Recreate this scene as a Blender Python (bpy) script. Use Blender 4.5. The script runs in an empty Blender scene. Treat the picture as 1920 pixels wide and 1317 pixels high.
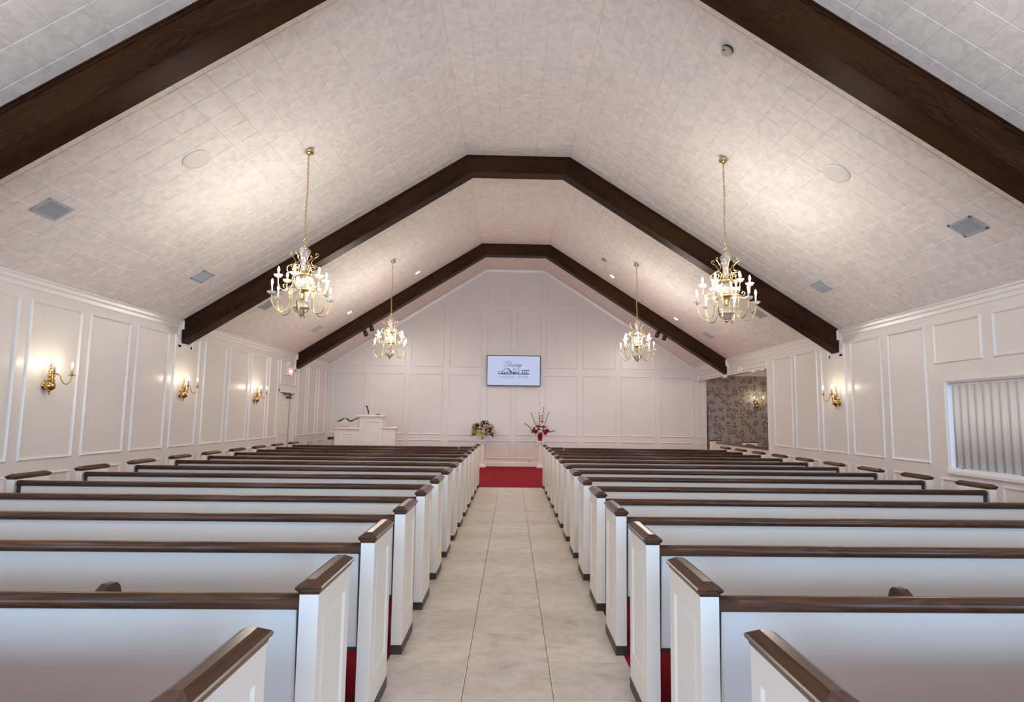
import bpy, math, random
from mathutils import Matrix, Vector
random.seed(7)
PI = math.pi
scene = bpy.context.scene
COL = scene.collection

# ------------------------------------------------------------------ camera
F_PX, PITCH, YAW, ROLL, CAM_H, CX, CY = 1120.0, 0.0997, 0.0237, 0.0130, 1.4918, 987.16, 669.32
cp, sp, cyw, syw = math.cos(PITCH), math.sin(PITCH), math.cos(YAW), math.sin(YAW)
CF = Vector((syw*cp, cyw*cp, sp)); R0 = Vector((cyw, -syw, 0)); U0 = R0.cross(CF)
CR = R0*math.cos(ROLL) + U0*math.sin(ROLL); CU = -R0*math.sin(ROLL) + U0*math.cos(ROLL)
cam = bpy.data.cameras.new('camera'); camo = bpy.data.objects.new('camera', cam); COL.objects.link(camo)
m = Matrix.Identity(4)
for i in range(3):
    m[i][0], m[i][1], m[i][2] = CR[i], CU[i], -CF[i]
m[2][3] = CAM_H
camo.matrix_world = m
cam.sensor_fit = 'HORIZONTAL'; cam.sensor_width = 36.0; cam.lens = 36.0*F_PX/1920
cam.shift_x = -(CX-960)/1920; cam.shift_y = (CY-658.5)/1920
cam.clip_start = 0.05; cam.clip_end = 200
scene.camera = camo
def px(p):
    v = Vector(p) - Vector((0, 0, CAM_H)); zz = v.dot(CF)
    if zz < .1: return None
    return CX + F_PX*v.dot(CR)/zz, CY - F_PX*v.dot(CU)/zz, zz

# ------------------------------------------------------------------ world, light levels, exposure
BULB_W = 3.4           # each chandelier bulb
SCONCE_W = .8
DAY_W = 200.0          # daylight outside each rear window
SPOT_W = 50.0
CAN_W = 27.0            # each bronze spotlight washing the gable wall
EXPOSURE = 0.88
REAR_FILL_W = 75.0         # added warm fill from behind the camera, through a made-up glass door
w = bpy.data.worlds.new('world'); scene.world = w; w.use_nodes = True
bg = w.node_tree.nodes['Background']; bg.inputs[0].default_value = (.55, .72, 1, 1); bg.inputs[1].default_value = .7
vs = scene.view_settings
vs.view_transform = 'Standard'; vs.look = 'None'; vs.gamma = 1; vs.use_curve_mapping = False; vs.exposure = EXPOSURE
cy = scene.cycles
cy.max_bounces = 8; cy.diffuse_bounces = 6; cy.glossy_bounces = 3; cy.transmission_bounces = 4
cy.transparent_max_bounces = 24; cy.caustics_reflective = False; cy.caustics_refractive = False
cy.sample_clamp_indirect = 6
def area_light(name, loc, target, sx, sy, watts, col):
    l = bpy.data.lights.new(name, 'AREA'); l.shape = 'RECTANGLE'; l.size = sx; l.size_y = sy
    l.energy = watts; l.color = col
    o = bpy.data.objects.new(name, l); COL.objects.link(o); o.location = loc
    o.rotation_euler = (Vector(target)-Vector(loc)).to_track_quat('-Z', 'Y').to_euler()
    return o
YR = -4.2              # rear wall, behind the camera
DAYCOL = (.34, .62, 1.0)
for sx in (-1, 1):
    area_light('daylight_rear_window', (sx*3.0, YR-.35, 1.75), (sx*3.0, 8, 1.4), 3.0, 1.7, DAY_W, DAYCOL)
area_light('rear_fill_light', (0, YR-.6, 1.5), (0, 6, 2.3), 2.0, 2.0, REAR_FILL_W, (1.0, .84, .66))  # unseen warm fill, added to lift the aisle, pew ends and ceiling
area_light('daylight_side_window', (6.3, 6.65, 1.6), (5, 6.65, 1.4), 1.7, 1.3, 9.0, (.6, .78, 1.0))

# ------------------------------------------------------------------ room numbers (metres)
XL, XR, YB = -5.5205, 5.5874, 18.07
ZL, ZR = 2.9962, 3.0246
FL, FR, ZF = -.8384, .9505, 5.9925
BEAMS = (4.663, 9.981, 15.303); BT = .2835

# ------------------------------------------------------------------ mesh helper
class MB:
    def __init__(s): s.v, s.f, s.sm = [], [], []
    def add(s, vs, fs, smooth=False):
        b = len(s.v); s.v += [tuple(x) for x in vs]
        for f in fs: s.f.append(tuple(b+i for i in f)); s.sm.append(smooth)
        return s
    def box(s, a, b):
        x0, y0, z0 = [min(a[i], b[i]) for i in range(3)]; x1, y1, z1 = [max(a[i], b[i]) for i in range(3)]
        return s.add([(x0,y0,z0),(x1,y0,z0),(x1,y1,z0),(x0,y1,z0),(x0,y0,z1),(x1,y0,z1),(x1,y1,z1),(x0,y1,z1)],
                     [(0,3,2,1),(4,5,6,7),(0,1,5,4),(1,2,6,5),(2,3,7,6),(3,0,4,7)])
    def prism(s, poly, f0, f1, smooth=False):
        """poly: 2-D points; f0, f1 map a 2-D point to 3-D at either end"""
        n = len(poly); vs = [f0(p) for p in poly] + [f1(p) for p in poly]
        s.add(vs, [(i, (i+1) % n, n+(i+1) % n, n+i) for i in range(n)], smooth)
        s.f.append(tuple(range(len(s.v)-2*n, len(s.v)-n))[::-1]); s.sm.append(False)
        s.f.append(tuple(range(len(s.v)-n, len(s.v)))); s.sm.append(False)
        return s
    def loft(s, rings, cap=True, smooth=False):
        n = len(rings[0]); b = len(s.v)
        for r in rings: s.v += [tuple(p) for p in r]
        for k in range(len(rings)-1):
            for i in range(n):
                s.f.append((b+k*n+i, b+k*n+(i+1) % n, b+(k+1)*n+(i+1) % n, b+(k+1)*n+i)); s.sm.append(smooth)
        if cap:
            s.f.append(tuple(b+i for i in range(n))[::-1]); s.sm.append(False)
            e = b+(len(rings)-1)*n; s.f.append(tuple(e+i for i in range(n))); s.sm.append(False)
        return s
    def lathe(s, prof, c=(0, 0, 0), n=14, smooth=True, M=None):
        rings = []
        for r, z in prof:
            ring = [Vector((max(r, 1e-4)*math.cos(2*PI*i/n), max(r, 1e-4)*math.sin(2*PI*i/n), z)) for i in range(n)]
            if M is not None: ring = [M @ p for p in ring]
            rings.append([p+Vector(c) for p in ring])
        return s.loft(rings, True, smooth)
    def tube(s, pts, r, n=6, closed=False, smooth=True):
        pts = [Vector(p) for p in pts]; rings = []; N = len(pts)
        prev = None
        for i, p in enumerate(pts):
            a = pts[(i-1) % N] if (closed or i > 0) else p; b = pts[(i+1) % N] if (closed or i < N-1) else p
            t = (b-a).normalized()
            if prev is None:
                u = t.orthogonal().normalized()
            else:
                u = (prev - t*prev.dot(t)); u = u.normalized() if u.length > 1e-6 else t.orthogonal().normalized()
            prev = u; vv = t.cross(u); rr = r[i] if isinstance(r, (list, tuple)) else r
            rings.append([p + u*(rr*math.cos(2*PI*k/n)) + vv*(rr*math.sin(2*PI*k/n)) for k in range(n)])
        if closed: rings.append(rings[0])
        return s.loft(rings, not closed, smooth)
    def ball(s, c, r, n=10, k=6, sz=1.0):
        return s.lathe([(r*math.sin(PI*i/k), -r*sz*math.cos(PI*i/k)) for i in range(k+1)], c, n)
    def frame(s, o, U, V, N, rect, w, h, rect_top=None):
        """mitred moulding of width w, height h around rect=(u0,v0,u1,v1) or a list of corners on the plane o,U,V facing N"""
        c = rect if isinstance(rect, list) else [(rect[0], rect[1]), (rect[2], rect[1]), (rect[2], rect[3]), (rect[0], rect[3])]
        prof = [(0, 0), (.12, .55), (.35, 1.0), (.62, .95), (.78, .55), (1, .25), (1, 0)]
        n = len(c); area = sum(c[i][0]*c[(i+1) % n][1]-c[(i+1) % n][0]*c[i][1] for i in range(n))
        sg = 1 if area > 0 else -1
        offs = []
        for i in range(n):
            a, b, d = Vector(c[i-1]), Vector(c[i]), Vector(c[(i+1) % n])
            e1 = (b-a).normalized(); e2 = (d-b).normalized()
            n1 = Vector((-e1.y, e1.x))*sg; n2 = Vector((-e2.y, e2.x))*sg
            mm = (n1+n2); mm = mm/(mm.dot(n1))
            offs.append(mm)
        o, U, V, N = Vector(o), Vector(U), Vector(V), Vector(N)
        rings = []
        for i in range(n+1):
            i %= n
            rings.append([o + U*(c[i][0]+offs[i].x*w*q) + V*(c[i][1]+offs[i].y*w*q) + N*(h*t) for q, t in prof])
        return s.loft(rings, False)
    def build(s, name, mat, parent=None, loc=None, bevel=0):
        me = bpy.data.meshes.new(name); me.from_pydata(s.v, [], s.f); me.update()
        me.polygons.foreach_set('use_smooth', s.sm)
        me.materials.append(mat)
        import bmesh
        bm = bmesh.new(); bm.from_mesh(me); bmesh.ops.recalc_face_normals(bm, faces=bm.faces); bm.to_mesh(me); bm.free()
        return link(name, me, parent, loc, bevel)
def link(name, me, parent=None, loc=None, bevel=0):
    o = bpy.data.objects.new(name, me); COL.objects.link(o)
    if parent: o.parent = parent
    if loc: o.location = loc
    if bevel:
        b = o.modifiers.new('edge', 'BEVEL'); b.width = bevel; b.segments = 2; b.limit_method = 'ANGLE'
    return o
def tag(o, label, cat, group=None, kind=None):
    o['label'] = label; o['category'] = cat
    if group: o['group'] = group
    if kind: o['kind'] = kind
    return o
def thing(name, label, cat, loc=(0, 0, 0), rz=0, group=None):
    o = bpy.data.objects.new(name, None); COL.objects.link(o); o.empty_display_size = .1
    o.location = loc; o.rotation_euler = (0, 0, rz); return tag(o, label, cat, group)
def struct(o, label=None):
    o['kind'] = 'structure'
    if label: o['label'] = label
    return o
def dup(o, parent=None):
    c = o.copy(); COL.objects.link(c)
    if parent: c.parent = parent
    for ch in list(o.children): dup(ch, c)
    return c
def relabel(o, label, group=None):
    o['label'] = label
    if group: o['group'] = group
    return o

# ------------------------------------------------------------------ materials
def mat(name, col=(.8, .8, .8), rough=.5, metal=0.0, **kw):
    m = bpy.data.materials.new(name); m.use_nodes = True
    b = m.node_tree.nodes['Principled BSDF']
    b.inputs['Base Color'].default_value = (*col, 1); b.inputs['Roughness'].default_value = rough; b.inputs['Metallic'].default_value = metal
    for k, v in kw.items(): b.inputs[k.replace('_', ' ')].default_value = v
    return m
def N(m, t, **kw):
    n = m.node_tree.nodes.new(t)
    for k, v in kw.items():
        if hasattr(n, k): setattr(n, k, v)
        else: n.inputs[k].default_value = v
    return n
def L(m, a, b): m.node_tree.links.new(a, b)
def bsdf(m): return m.node_tree.nodes['Principled BSDF']
def ramp(m, fac, stops):
    r = N(m, 'ShaderNodeValToRGB'); el = r.color_ramp.elements
    while len(el) < len(stops): el.new(.5)
    for e, (p, c) in zip(el, stops): e.position = p; e.color = (*c, 1)
    L(m, fac, r.inputs[0]); return r.outputs[0]
def bump(m, h, strength, dist=.01):
    b = N(m, 'ShaderNodeBump'); b.inputs['Strength'].default_value = strength; b.inputs['Distance'].default_value = dist
    L(m, h, b.inputs['Height']); L(m, b.outputs[0], bsdf(m).inputs['Normal'])
def pos(m, scale=(1, 1, 1), obj=False):
    mp = N(m, 'ShaderNodeMapping'); mp.inputs['Scale'].default_value = scale
    src = N(m, 'ShaderNodeTexCoord').outputs['Object'] if obj else N(m, 'ShaderNodeNewGeometry').outputs['Position']
    L(m, src, mp.inputs[0]); return mp.outputs[0]
def noise(m, vec, scale, detail=4, rough=.5, dist=0.0):
    n = N(m, 'ShaderNodeTexNoise'); n.inputs['Scale'].default_value = scale; n.inputs['Detail'].default_value = detail
    n.inputs['Roughness'].default_value = rough; n.inputs['Distortion'].default_value = dist
    L(m, vec, n.inputs['Vector']); return n.outputs['Fac']

def painted(name, c, rough, amp=.012):
    m = mat(name, c, rough)
    f = noise(m, pos(m), 2.2, 3)
    L(m, ramp(m, f, [(.3, tuple(x*(1-amp) for x in c)), (.7, tuple(min(1, x*(1+amp)) for x in c))]), bsdf(m).inputs['Base Color'])
    bump(m, noise(m, pos(m), 180, 2), .04, .002)
    return m
M_WALL = painted('wall_paint', (.775, .735, .69), .36)
M_PEW = painted('pew_paint', (.84, .80, .73), .36)
M_TRIMW = painted('trim_white', (.84, .81, .775), .25)
def wood(name, axis, dark=(.018, .0075, .0042), light=(.085, .036, .019), rough=.27, sc=1.0, rings=15):
    """plain-sawn walnut: growth rings drawn out along one axis, with fine pores"""
    m = mat(name, light, rough)
    s1 = [7*sc, 7*sc, 7*sc]; s1[axis] = .75*sc
    n1 = noise(m, pos(m, tuple(s1), True), 1.0, 2, .45, .25)
    mu = N(m, 'ShaderNodeMath', operation='MULTIPLY'); L(m, n1, mu.inputs[0]); mu.inputs[1].default_value = rings
    pp = N(m, 'ShaderNodeMath', operation='PINGPONG'); L(m, mu.outputs[0], pp.inputs[0]); pp.inputs[1].default_value = .5
    s2 = [120*sc, 120*sc, 120*sc]; s2[axis] = 4*sc
    n2 = noise(m, pos(m, tuple(s2), True), 1.0, 3, .6)
    s3 = [4*sc, 4*sc, 4*sc]; s3[axis] = .6*sc
    n3 = noise(m, pos(m, tuple(s3), True), 1.0, 2, .5)
    a1 = N(m, 'ShaderNodeMath', operation='MULTIPLY_ADD'); L(m, pp.outputs[0], a1.inputs[0]); a1.inputs[1].default_value = .55
    a2 = N(m, 'ShaderNodeMath', operation='MULTIPLY_ADD'); L(m, n2, a2.inputs[0]); a2.inputs[1].default_value = .35; L(m, n3, a2.inputs[2])
    L(m, a2.outputs[0], a1.inputs[2])
    mid = tuple(a*.45+b*.55 for a, b in zip(dark, light))
    L(m, ramp(m, a1.outputs[0], [(.45, dark), (.78, mid), (1.05, light)]), bsdf(m).inputs['Base Color'])
    bump(m, n2, .06, .003)
    return m
M_BEAM = wood('walnut_beam', 0, (.009, .0038, .0018), (.052, .0220, .0092), .42, 1.0)
bsdf(M_BEAM).inputs['Specular IOR Level'].default_value = .07
M_RAILX = wood('walnut_along_pew', 0, (.026, .0115, .0062), (.118, .054, .029), .28)
bsdf(M_RAILX).inputs['Specular IOR Level'].default_value = .32
M_CAPY = wood('walnut_end_cap', 1, (.018, .0078, .0042), (.088, .039, .020), .22)
bsdf(M_CAPY).inputs['Specular IOR Level'].default_value = .4
M_BASE = mat('dark_base_strip', (.045, .030, .022), .45)
M_BRASS = mat('polished_brass', (.66, .50, .25), .22, 1.0)
M_BRASSD = mat('aged_brass', (.62, .38, .13), .22, 1.0)
M_BLACK = mat('black_lacquer', (.006, .006, .007), .3)
M_DARKM = mat('dark_bronze_metal', (.05, .042, .036), .4, .6)
M_CANDLE = mat('candle_sleeve', (.52, .50, .47), .5)
M_STEEL = mat('vent_white_metal', (.47, .51, .55), .4)
M_VOID = mat('duct_shadow_grey', (.11, .115, .12), .8)
# crystal: partly clear, partly cut-glass sparkle
def crystal():
    m = bpy.data.materials.new('cut_crystal'); m.use_nodes = True; nt = m.node_tree; nt.nodes.clear()
    out = nt.nodes.new('ShaderNodeOutputMaterial')
    tr = N(m, 'ShaderNodeBsdfTransparent'); tr.inputs[0].default_value = (.97, .97, .97, 1)
    gl = N(m, 'ShaderNodeBsdfGlossy'); gl.inputs['Roughness'].default_value = .12; gl.inputs[0].default_value = (.95, .95, .95, 1)
    df = N(m, 'ShaderNodeBsdfTranslucent'); df.inputs[0].default_value = (.25, .25, .25, 1)
    d2 = N(m, 'ShaderNodeBsdfDiffuse'); d2.inputs[0].default_value = (.22, .22, .22, 1)
    a = N(m, 'ShaderNodeMixShader'); a.inputs[0].default_value = .5; L(m, df.outputs[0], a.inputs[1]); L(m, d2.outputs[0], a.inputs[2])
    b = N(m, 'ShaderNodeMixShader'); b.inputs[0].default_value = .35; L(m, a.outputs[0], b.inputs[1]); L(m, gl.outputs[0], b.inputs[2])
    vo = N(m, 'ShaderNodeTexVoronoi'); vo.inputs['Scale'].default_value = 95
    L(m, pos(m, (1, 1, 1), True), vo.inputs['Vector'])
    r = ramp(m, vo.outputs['Distance'], [(.15, (.10, .10, .10)), (.75, (.62, .62, .62))])
    c = N(m, 'ShaderNodeMixShader'); L(m, r, c.inputs[0]); L(m, tr.outputs[0], c.inputs[1]); L(m, b.outputs[0], c.inputs[2])
    bp = N(m, 'ShaderNodeBump'); bp.inputs['Strength'].default_value = .8; bp.inputs['Distance'].default_value = .006
    L(m, vo.outputs['Distance'], bp.inputs['Height']); L(m, bp.outputs[0], gl.inputs['Normal'])
    L(m, c.outputs[0], out.inputs[0]); return m
M_CRYSTAL = crystal()
def glowing(name, col, strength, clear=False):
    m = bpy.data.materials.new(name); m.use_nodes = True; nt = m.node_tree; nt.nodes.clear()
    out = nt.nodes.new('ShaderNodeOutputMaterial'); e = N(m, 'ShaderNodeEmission'); e.inputs[0].default_value = (*col, 1); e.inputs[1].default_value = strength
    if clear:
        t = N(m, 'ShaderNodeBsdfTransparent'); a = N(m, 'ShaderNodeAddShader'); L(m, e.outputs[0], a.inputs[0]); L(m, t.outputs[0], a.inputs[1]); L(m, a.outputs[0], out.inputs[0])
    else: L(m, e.outputs[0], out.inputs[0])
    try: m.cycles.emission_sampling = 'NONE'
    except Exception: pass
    return m
M_BULB = glowing('lit_flame_bulb', (1, .86, .62), 5.0, True)
M_LED = glowing('lit_downlight', (1, .97, .92), 5.0)
# ceiling tile: brushed plaster patches
def ceil_mat():
    c = (.85, .80, .755)
    m = mat('ceiling_tile_face', c, .6)
    v = pos(m)
    nz = N(m, 'ShaderNodeTexNoise'); nz.inputs['Scale'].default_value = 6; nz.inputs['Detail'].default_value = 2; L(m, v, nz.inputs['Vector'])
    ad = N(m, 'ShaderNodeVectorMath', operation='MULTIPLY_ADD'); L(m, nz.outputs['Color'], ad.inputs[0]); ad.inputs[1].default_value = (.10, .10, .10); L(m, v, ad.inputs[2])
    vo = N(m, 'ShaderNodeTexVoronoi'); vo.inputs['Scale'].default_value = 13.5; L(m, ad.outputs[0], vo.inputs['Vector'])
    bw = N(m, 'ShaderNodeRGBToBW'); L(m, vo.outputs['Color'], bw.inputs[0])
    vo2 = N(m, 'ShaderNodeTexVoronoi'); vo2.inputs['Scale'].default_value = 24; L(m, ad.outputs[0], vo2.inputs['Vector'])
    bw2 = N(m, 'ShaderNodeRGBToBW'); L(m, vo2.outputs['Color'], bw2.inputs[0])
    ad2 = N(m, 'ShaderNodeMath', operation='MULTIPLY_ADD'); L(m, bw2.outputs[0], ad2.inputs[0]); ad2.inputs[1].default_value = .45; L(m, bw.outputs[0], ad2.inputs[2])
    L(m, ramp(m, ad2.outputs[0], [(.35, tuple(x*.925 for x in c)), (1.0, tuple(x*1.055 for x in c))]), bsdf(m).inputs['Base Color'])
    bump(m, ad2.outputs[0], .32, .006)
    return m
M_CEIL = ceil_mat()
M_JOINT = mat('ceiling_joint', (.69, .635, .59), .8)
def carpet_mat():
    m = mat('red_carpet_pile', (.3, .01, .02), .95)
    f = noise(m, pos(m), 140, 2); g = noise(m, pos(m), 3, 3)
    mm = N(m, 'ShaderNodeMath', operation='MULTIPLY'); L(m, f, mm.inputs[0]); L(m, g, mm.inputs[1])
    L(m, ramp(m, mm.outputs[0], [(.1, (.20, .006, .014)), (.4, (.34, .014, .026))]), bsdf(m).inputs['Base Color'])
    bump(m, f, .5, .006); bsdf(m).inputs['Specular IOR Level'].default_value = .15
    return m
M_CARPET = carpet_mat()
def tile_mat():
    m = mat('travertine_tile', (.5, .45, .38), .26)
    oi = N(m, 'ShaderNodeObjectInfo'); v = pos(m, (1.0, 1.35, 1))
    ad = N(m, 'ShaderNodeVectorMath', operation='MULTIPLY_ADD'); cb = N(m, 'ShaderNodeCombineXYZ'); L(m, oi.outputs['Random'], cb.inputs[2])
    L(m, cb.outputs[0], ad.inputs[0]); ad.inputs[1].default_value = (0, 0, 9); L(m, v, ad.inputs[2])
    f = noise(m, ad.outputs[0], 4.2, 9, .66, .9)
    g = noise(m, ad.outputs[0], 13.0, 5, .6)
    mm = N(m, 'ShaderNodeMath', operation='MULTIPLY_ADD'); L(m, g, mm.inputs[0]); mm.inputs[1].default_value = .30; L(m, f, mm.inputs[2])
    L(m, ramp(m, mm.outputs[0], [(.40, (.57, .49, .395)), (.62, (.75, .675, .57)), (.85, (.84, .78, .69))]), bsdf(m).inputs['Base Color'])
    bump(m, f, .05, .003); return m
M_TILE = tile_mat()
M_GROUT = mat('tile_grout', (.43, .38, .32), .9)
def wallpaper():
    m = mat('floral_wallpaper', (.3, .26, .22), .7)
    sep = N(m, 'ShaderNodeSeparateXYZ'); L(m, N(m, 'ShaderNodeNewGeometry').outputs['Position'], sep.inputs[0])
    hx = N(m, 'ShaderNodeMath', operation='ADD'); L(m, sep.outputs['X'], hx.inputs[0]); L(m, sep.outputs['Y'], hx.inputs[1])
    cb = N(m, 'ShaderNodeCombineXYZ'); L(m, hx.outputs[0], cb.inputs[0]); L(m, sep.outputs['Z'], cb.inputs[1]); v = cb.outputs[0]
    nz = N(m, 'ShaderNodeTexNoise'); nz.inputs['Scale'].default_value = 16; nz.inputs['Detail'].default_value = 2; L(m, v, nz.inputs['Vector'])
    ad = N(m, 'ShaderNodeVectorMath', operation='MULTIPLY_ADD'); L(m, nz.outputs['Color'], ad.inputs[0]); ad.inputs[1].default_value = (.07, .07, 0); L(m, v, ad.inputs[2])
    a = N(m, 'ShaderNodeTexVoronoi'); a.voronoi_dimensions = '2D'; a.inputs['Scale'].default_value = 4.6; a.inputs['Randomness'].default_value = .7; L(m, ad.outputs[0], a.inputs['Vector'])
    b = N(m, 'ShaderNodeTexVoronoi'); b.voronoi_dimensions = '2D'; b.inputs['Scale'].default_value = 17; L(m, ad.outputs[0], b.inputs['Vector'])
    c1 = N(m, 'ShaderNodeMath', operation='LESS_THAN'); L(m, a.outputs['Distance'], c1.inputs[0]); c1.inputs[1].default_value = .44
    c2 = N(m, 'ShaderNodeMath', operation='LESS_THAN'); L(m, b.outputs['Distance'], c2.inputs[0]); c2.inputs[1].default_value = .46
    mu = N(m, 'ShaderNodeMath', operation='MULTIPLY'); L(m, c1.outputs[0], mu.inputs[0]); L(m, c2.outputs[0], mu.inputs[1])
    mx = N(m, 'ShaderNodeMix', data_type='RGBA'); L(m, mu.outputs[0], mx.inputs[0])
    mx.inputs[6].default_value = (.40, .36, .32, 1)
    L(m, ramp(m, nz.outputs['Fac'], [(.4, (.20, .135, .125)), (.6, (.185, .17, .15))]), mx.inputs[7])
    L(m, mx.outputs[2], bsdf(m).inputs['Base Color']); return m
M_PAPER = wallpaper()
M_SEAT = mat('seat_cushion_taupe', (.23, .20, .16), .8)
M_REDCUSH = mat('dark_red_upholstery', (.105, .012, .018), .7)
M_SCREEN = glowing('lit_screen', (.50, .55, .76), .56)
M_INK = mat('screen_ink', (.03, .03, .06), .6)
M_INKG = mat('screen_ink_grey', (.22, .22, .32), .6)
M_TVB = mat('screen_bezel', (.008, .008, .025), .25)
M_GLASS = bpy.data.materials.new('window_glass'); M_GLASS.use_nodes = True
def _glass(m):
    nt = m.node_tree; nt.nodes.clear(); out = nt.nodes.new('ShaderNodeOutputMaterial')
    t = N(m, 'ShaderNodeBsdfTransparent'); t.inputs[0].default_value = (.93, .96, .97, 1); g = N(m, 'ShaderNodeBsdfGlossy'); g.inputs['Roughness'].default_value = .02
    x = N(m, 'ShaderNodeMixShader'); x.inputs[0].default_value = .06; L(m, t.outputs[0], x.inputs[1]); L(m, g.outputs[0], x.inputs[2]); L(m, x.outputs[0], out.inputs[0])
_glass(M_GLASS)
M_BLIND = mat('vinyl_blind', (.80, .78, .76), .5)
M_BLIND.node_tree.nodes['Principled BSDF'].inputs['Subsurface Weight'].default_value = 0

# ------------------------------------------------------------------ floor
fl = MB().box((-6.2, YR-.3, -.25), (11.2, YB+1.0, -.012)).build('floor', M_GROUT); struct(fl, 'floor of the hall, red carpet with a tiled centre aisle')
XA = .735; YC = 12.78
car = MB()
for a, b in [((-5.9, YR, -.012), (-XA, YB+.1, 0)), ((XA, YR, -.012), (11, YB+.6, 0)), ((-XA, YC, -.012), (XA, YB+.1, 0))]: car.box(a, b)
car.build('carpet', M_CARPET, fl)
def tile_box(x0, y0, x1, y1, g=.0022, h=.0125):
    b = .003; z1 = 0.0; z0 = -h
    x0 += g; x1 -= g; y0 += g; y1 -= g
    return MB().loft([[(x0,y0,z0),(x1,y0,z0),(x1,y1,z0),(x0,y1,z0)], [(x0,y0,z1-b*.5),(x1,y0,z1-b*.5),(x1,y1,z1-b*.5),(x0,y1,z1-b*.5)],
                      [(x0+b,y0+b,z1),(x1-b,y0+b,z1),(x1-b,y1-b,z1),(x0+b,y1-b,z1)]])
TP = .482
cols = [(-XA, -.243), (-.243, .248), (.248, XA)]
tile_me = [tile_box(a, 0, b, TP).build('floor_tile', M_TILE, fl) for a, b in cols]
tstart = [3.81-6*TP]*3
for ci, base in enumerate(tile_me):
    base.location = (0, tstart[ci], 0)
    k = 1
    while tstart[ci]+(k+1)*TP < YC+.05:
        c = base.copy(); COL.objects.link(c); c.parent = fl; c.location = (0, tstart[ci]+k*TP, 0); k += 1
yend = tstart[0]+k*TP
for a, b in cols:
    if YC-yend > .03: tile_box(a, yend, b, YC).build('floor_tile', M_TILE, fl)
rear_t = MB()
rear_t.box((-XA, YR, -.012), (XA, tstart[0]-.002, 0)).build('rear_aisle_tiling', M_TILE, fl)

# ------------------------------------------------------------------ ceiling
cl = MB()
def slab(mb, p0, p1, n, y0, y1, t=.12):
    a0, a1 = Vector((p0[0], y0, p0[1])), Vector((p1[0], y0, p1[1])); d = Vector((0, y1-y0, 0)); nn = Vector((n[0], 0, n[1]))*t
    mb.loft([[a0, a1, a1+d, a0+d], [a0-nn, a1-nn, a1+d-nn, a0+d-nn]])
SL = Vector((FL-XL, 0, ZF-ZL)).normalized(); NLn = Vector((SL.z, 0, -SL.x))
SR = Vector((FR-XR, 0, ZF-ZR)).normalized(); NRn = Vector((-SR.z, 0, SR.x))
if NRn.z > 0: NRn = -NRn
slab(cl, (XL-.0, ZL), (FL, ZF), (NLn.x, NLn.z), YR, YB)
slab(cl, (XR+.0, ZR), (FR, ZF), (NRn.x, NRn.z), YR, YB)
slab(cl, (FL, ZF), (FR, ZF), (0, -1), YR, YB)
ceil = cl.build('ceiling', M_JOINT); struct(ceil, 'vaulted ceiling of square textured tiles with a flat ridge strip')
def tile_quad(P, U, V, n, u0, u1, v0, v1, g=.0012, b=.0045, h=.0042):
    q = lambda u, v, k: P+U*u+V*v+n*k
    return ([q(u0+g, v0+g, 0), q(u1-g, v0+g, 0), q(u1-g, v1-g, 0), q(u0+g, v1-g, 0),
             q(u0+g+b, v0+g+b, h), q(u1-g-b, v0+g+b, h), q(u1-g-b, v1-g-b, h), q(u0+g+b, v1-g-b, h)],
            [(4,5,6,7),(0,1,5,4),(1,2,6,5),(2,3,7,6),(3,0,4,7)])
TY = .2907; rows = [4.51+TY*k for k in range(-29, 47)]
Vy = Vector((0, 1, 0)); cells = []
for P, U, n, ncol, ln in ((Vector((XL, 0, ZL)), SL, NLn, 18, Vector((FL-XL, 0, ZF-ZL)).length), (Vector((XR, 0, ZR)), SR, NRn, 18, Vector((FR-XR, 0, ZF-ZR)).length),
                          (Vector((FL, 0, ZF)), Vector((1, 0, 0)), Vector((0, 0, -1)), 6, FR-FL)):
    du = ln/ncol
    for c in range(ncol):
        for y0 in rows:
            y1 = min(y0+TY, YB-.01)
            if y1-y0 < .05: continue
            cen = P+U*((c+.5)*du)+Vy*((y0+y1)/2); s = px(cen); sc = 0
            if s and -20 < s[0] < 1940 and -20 < s[1] < 1340:
                sc = abs((cen-Vector((0, 0, CAM_H))).normalized().dot(n))/(s[2]**2)
            cells.append((sc, P, U, n, c*du, (c+1)*du, y0, y1))
cells.sort(key=lambda t: -t[0])
shared = {}
for sc, P, U, n, u0, u1, y0, y1 in cells[:300]:
    key = (round(P.x, 2), round(u1-u0, 3), round(y1-y0, 3))
    if key not in shared:
        v, f = tile_quad(Vector((0, 0, 0)), U, Vy, n, 0, u1-u0, 0, y1-y0)
        o = MB().add(v, f).build('ceiling_tile', M_CEIL, ceil); shared[key] = o.data
    else: o = link('ceiling_tile', shared[key], ceil)
    o.location = P+U*u0+Vy*y0
rest = MB()
for sc, P, U, n, u0, u1, y0, y1 in cells[300:]: rest.add(*tile_quad(P, U, Vy, n, u0, u1, y0, y1))
ro = rest.build('ceiling_tile_field', M_CEIL, ceil); ro['kind'] = 'stuff'

# ------------------------------------------------------------------ walls
def wall_with_holes(mb, axis, x0, x1, u0, u1, z1, holes):
    """wall between x0..x1 (thickness) along u, holes = [(ua,ub,za,zb)]"""
    us = sorted({u0, u1, *[h[0] for h in holes], *[h[1] for h in holes]})
    for a, b in zip(us, us[1:]):
        zs = [(0, z1)]
        for h in holes:
            if h[0] <= a and b <= h[1]:
                zs = [seg for s in zs for seg in ((s[0], min(s[1], h[2])), (max(s[0], h[3]), s[1])) if seg[1]-seg[0] > 1e-4]
        for za, zb in zs:
            if axis == 'y': mb.box((x0, a, za), (x1, b, zb))
            else: mb.box((a, x0, za), (b, x1, zb))
    return mb
DOOR = (14.38, 15.36, 0, 2.0)
wl = struct(wall_with_holes(MB(), 'y', XL-.2, XL, YR, YB, ZL+.25, [DOOR]).build('wall_left', M_WALL), 'panelled white wall on the left')
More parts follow.
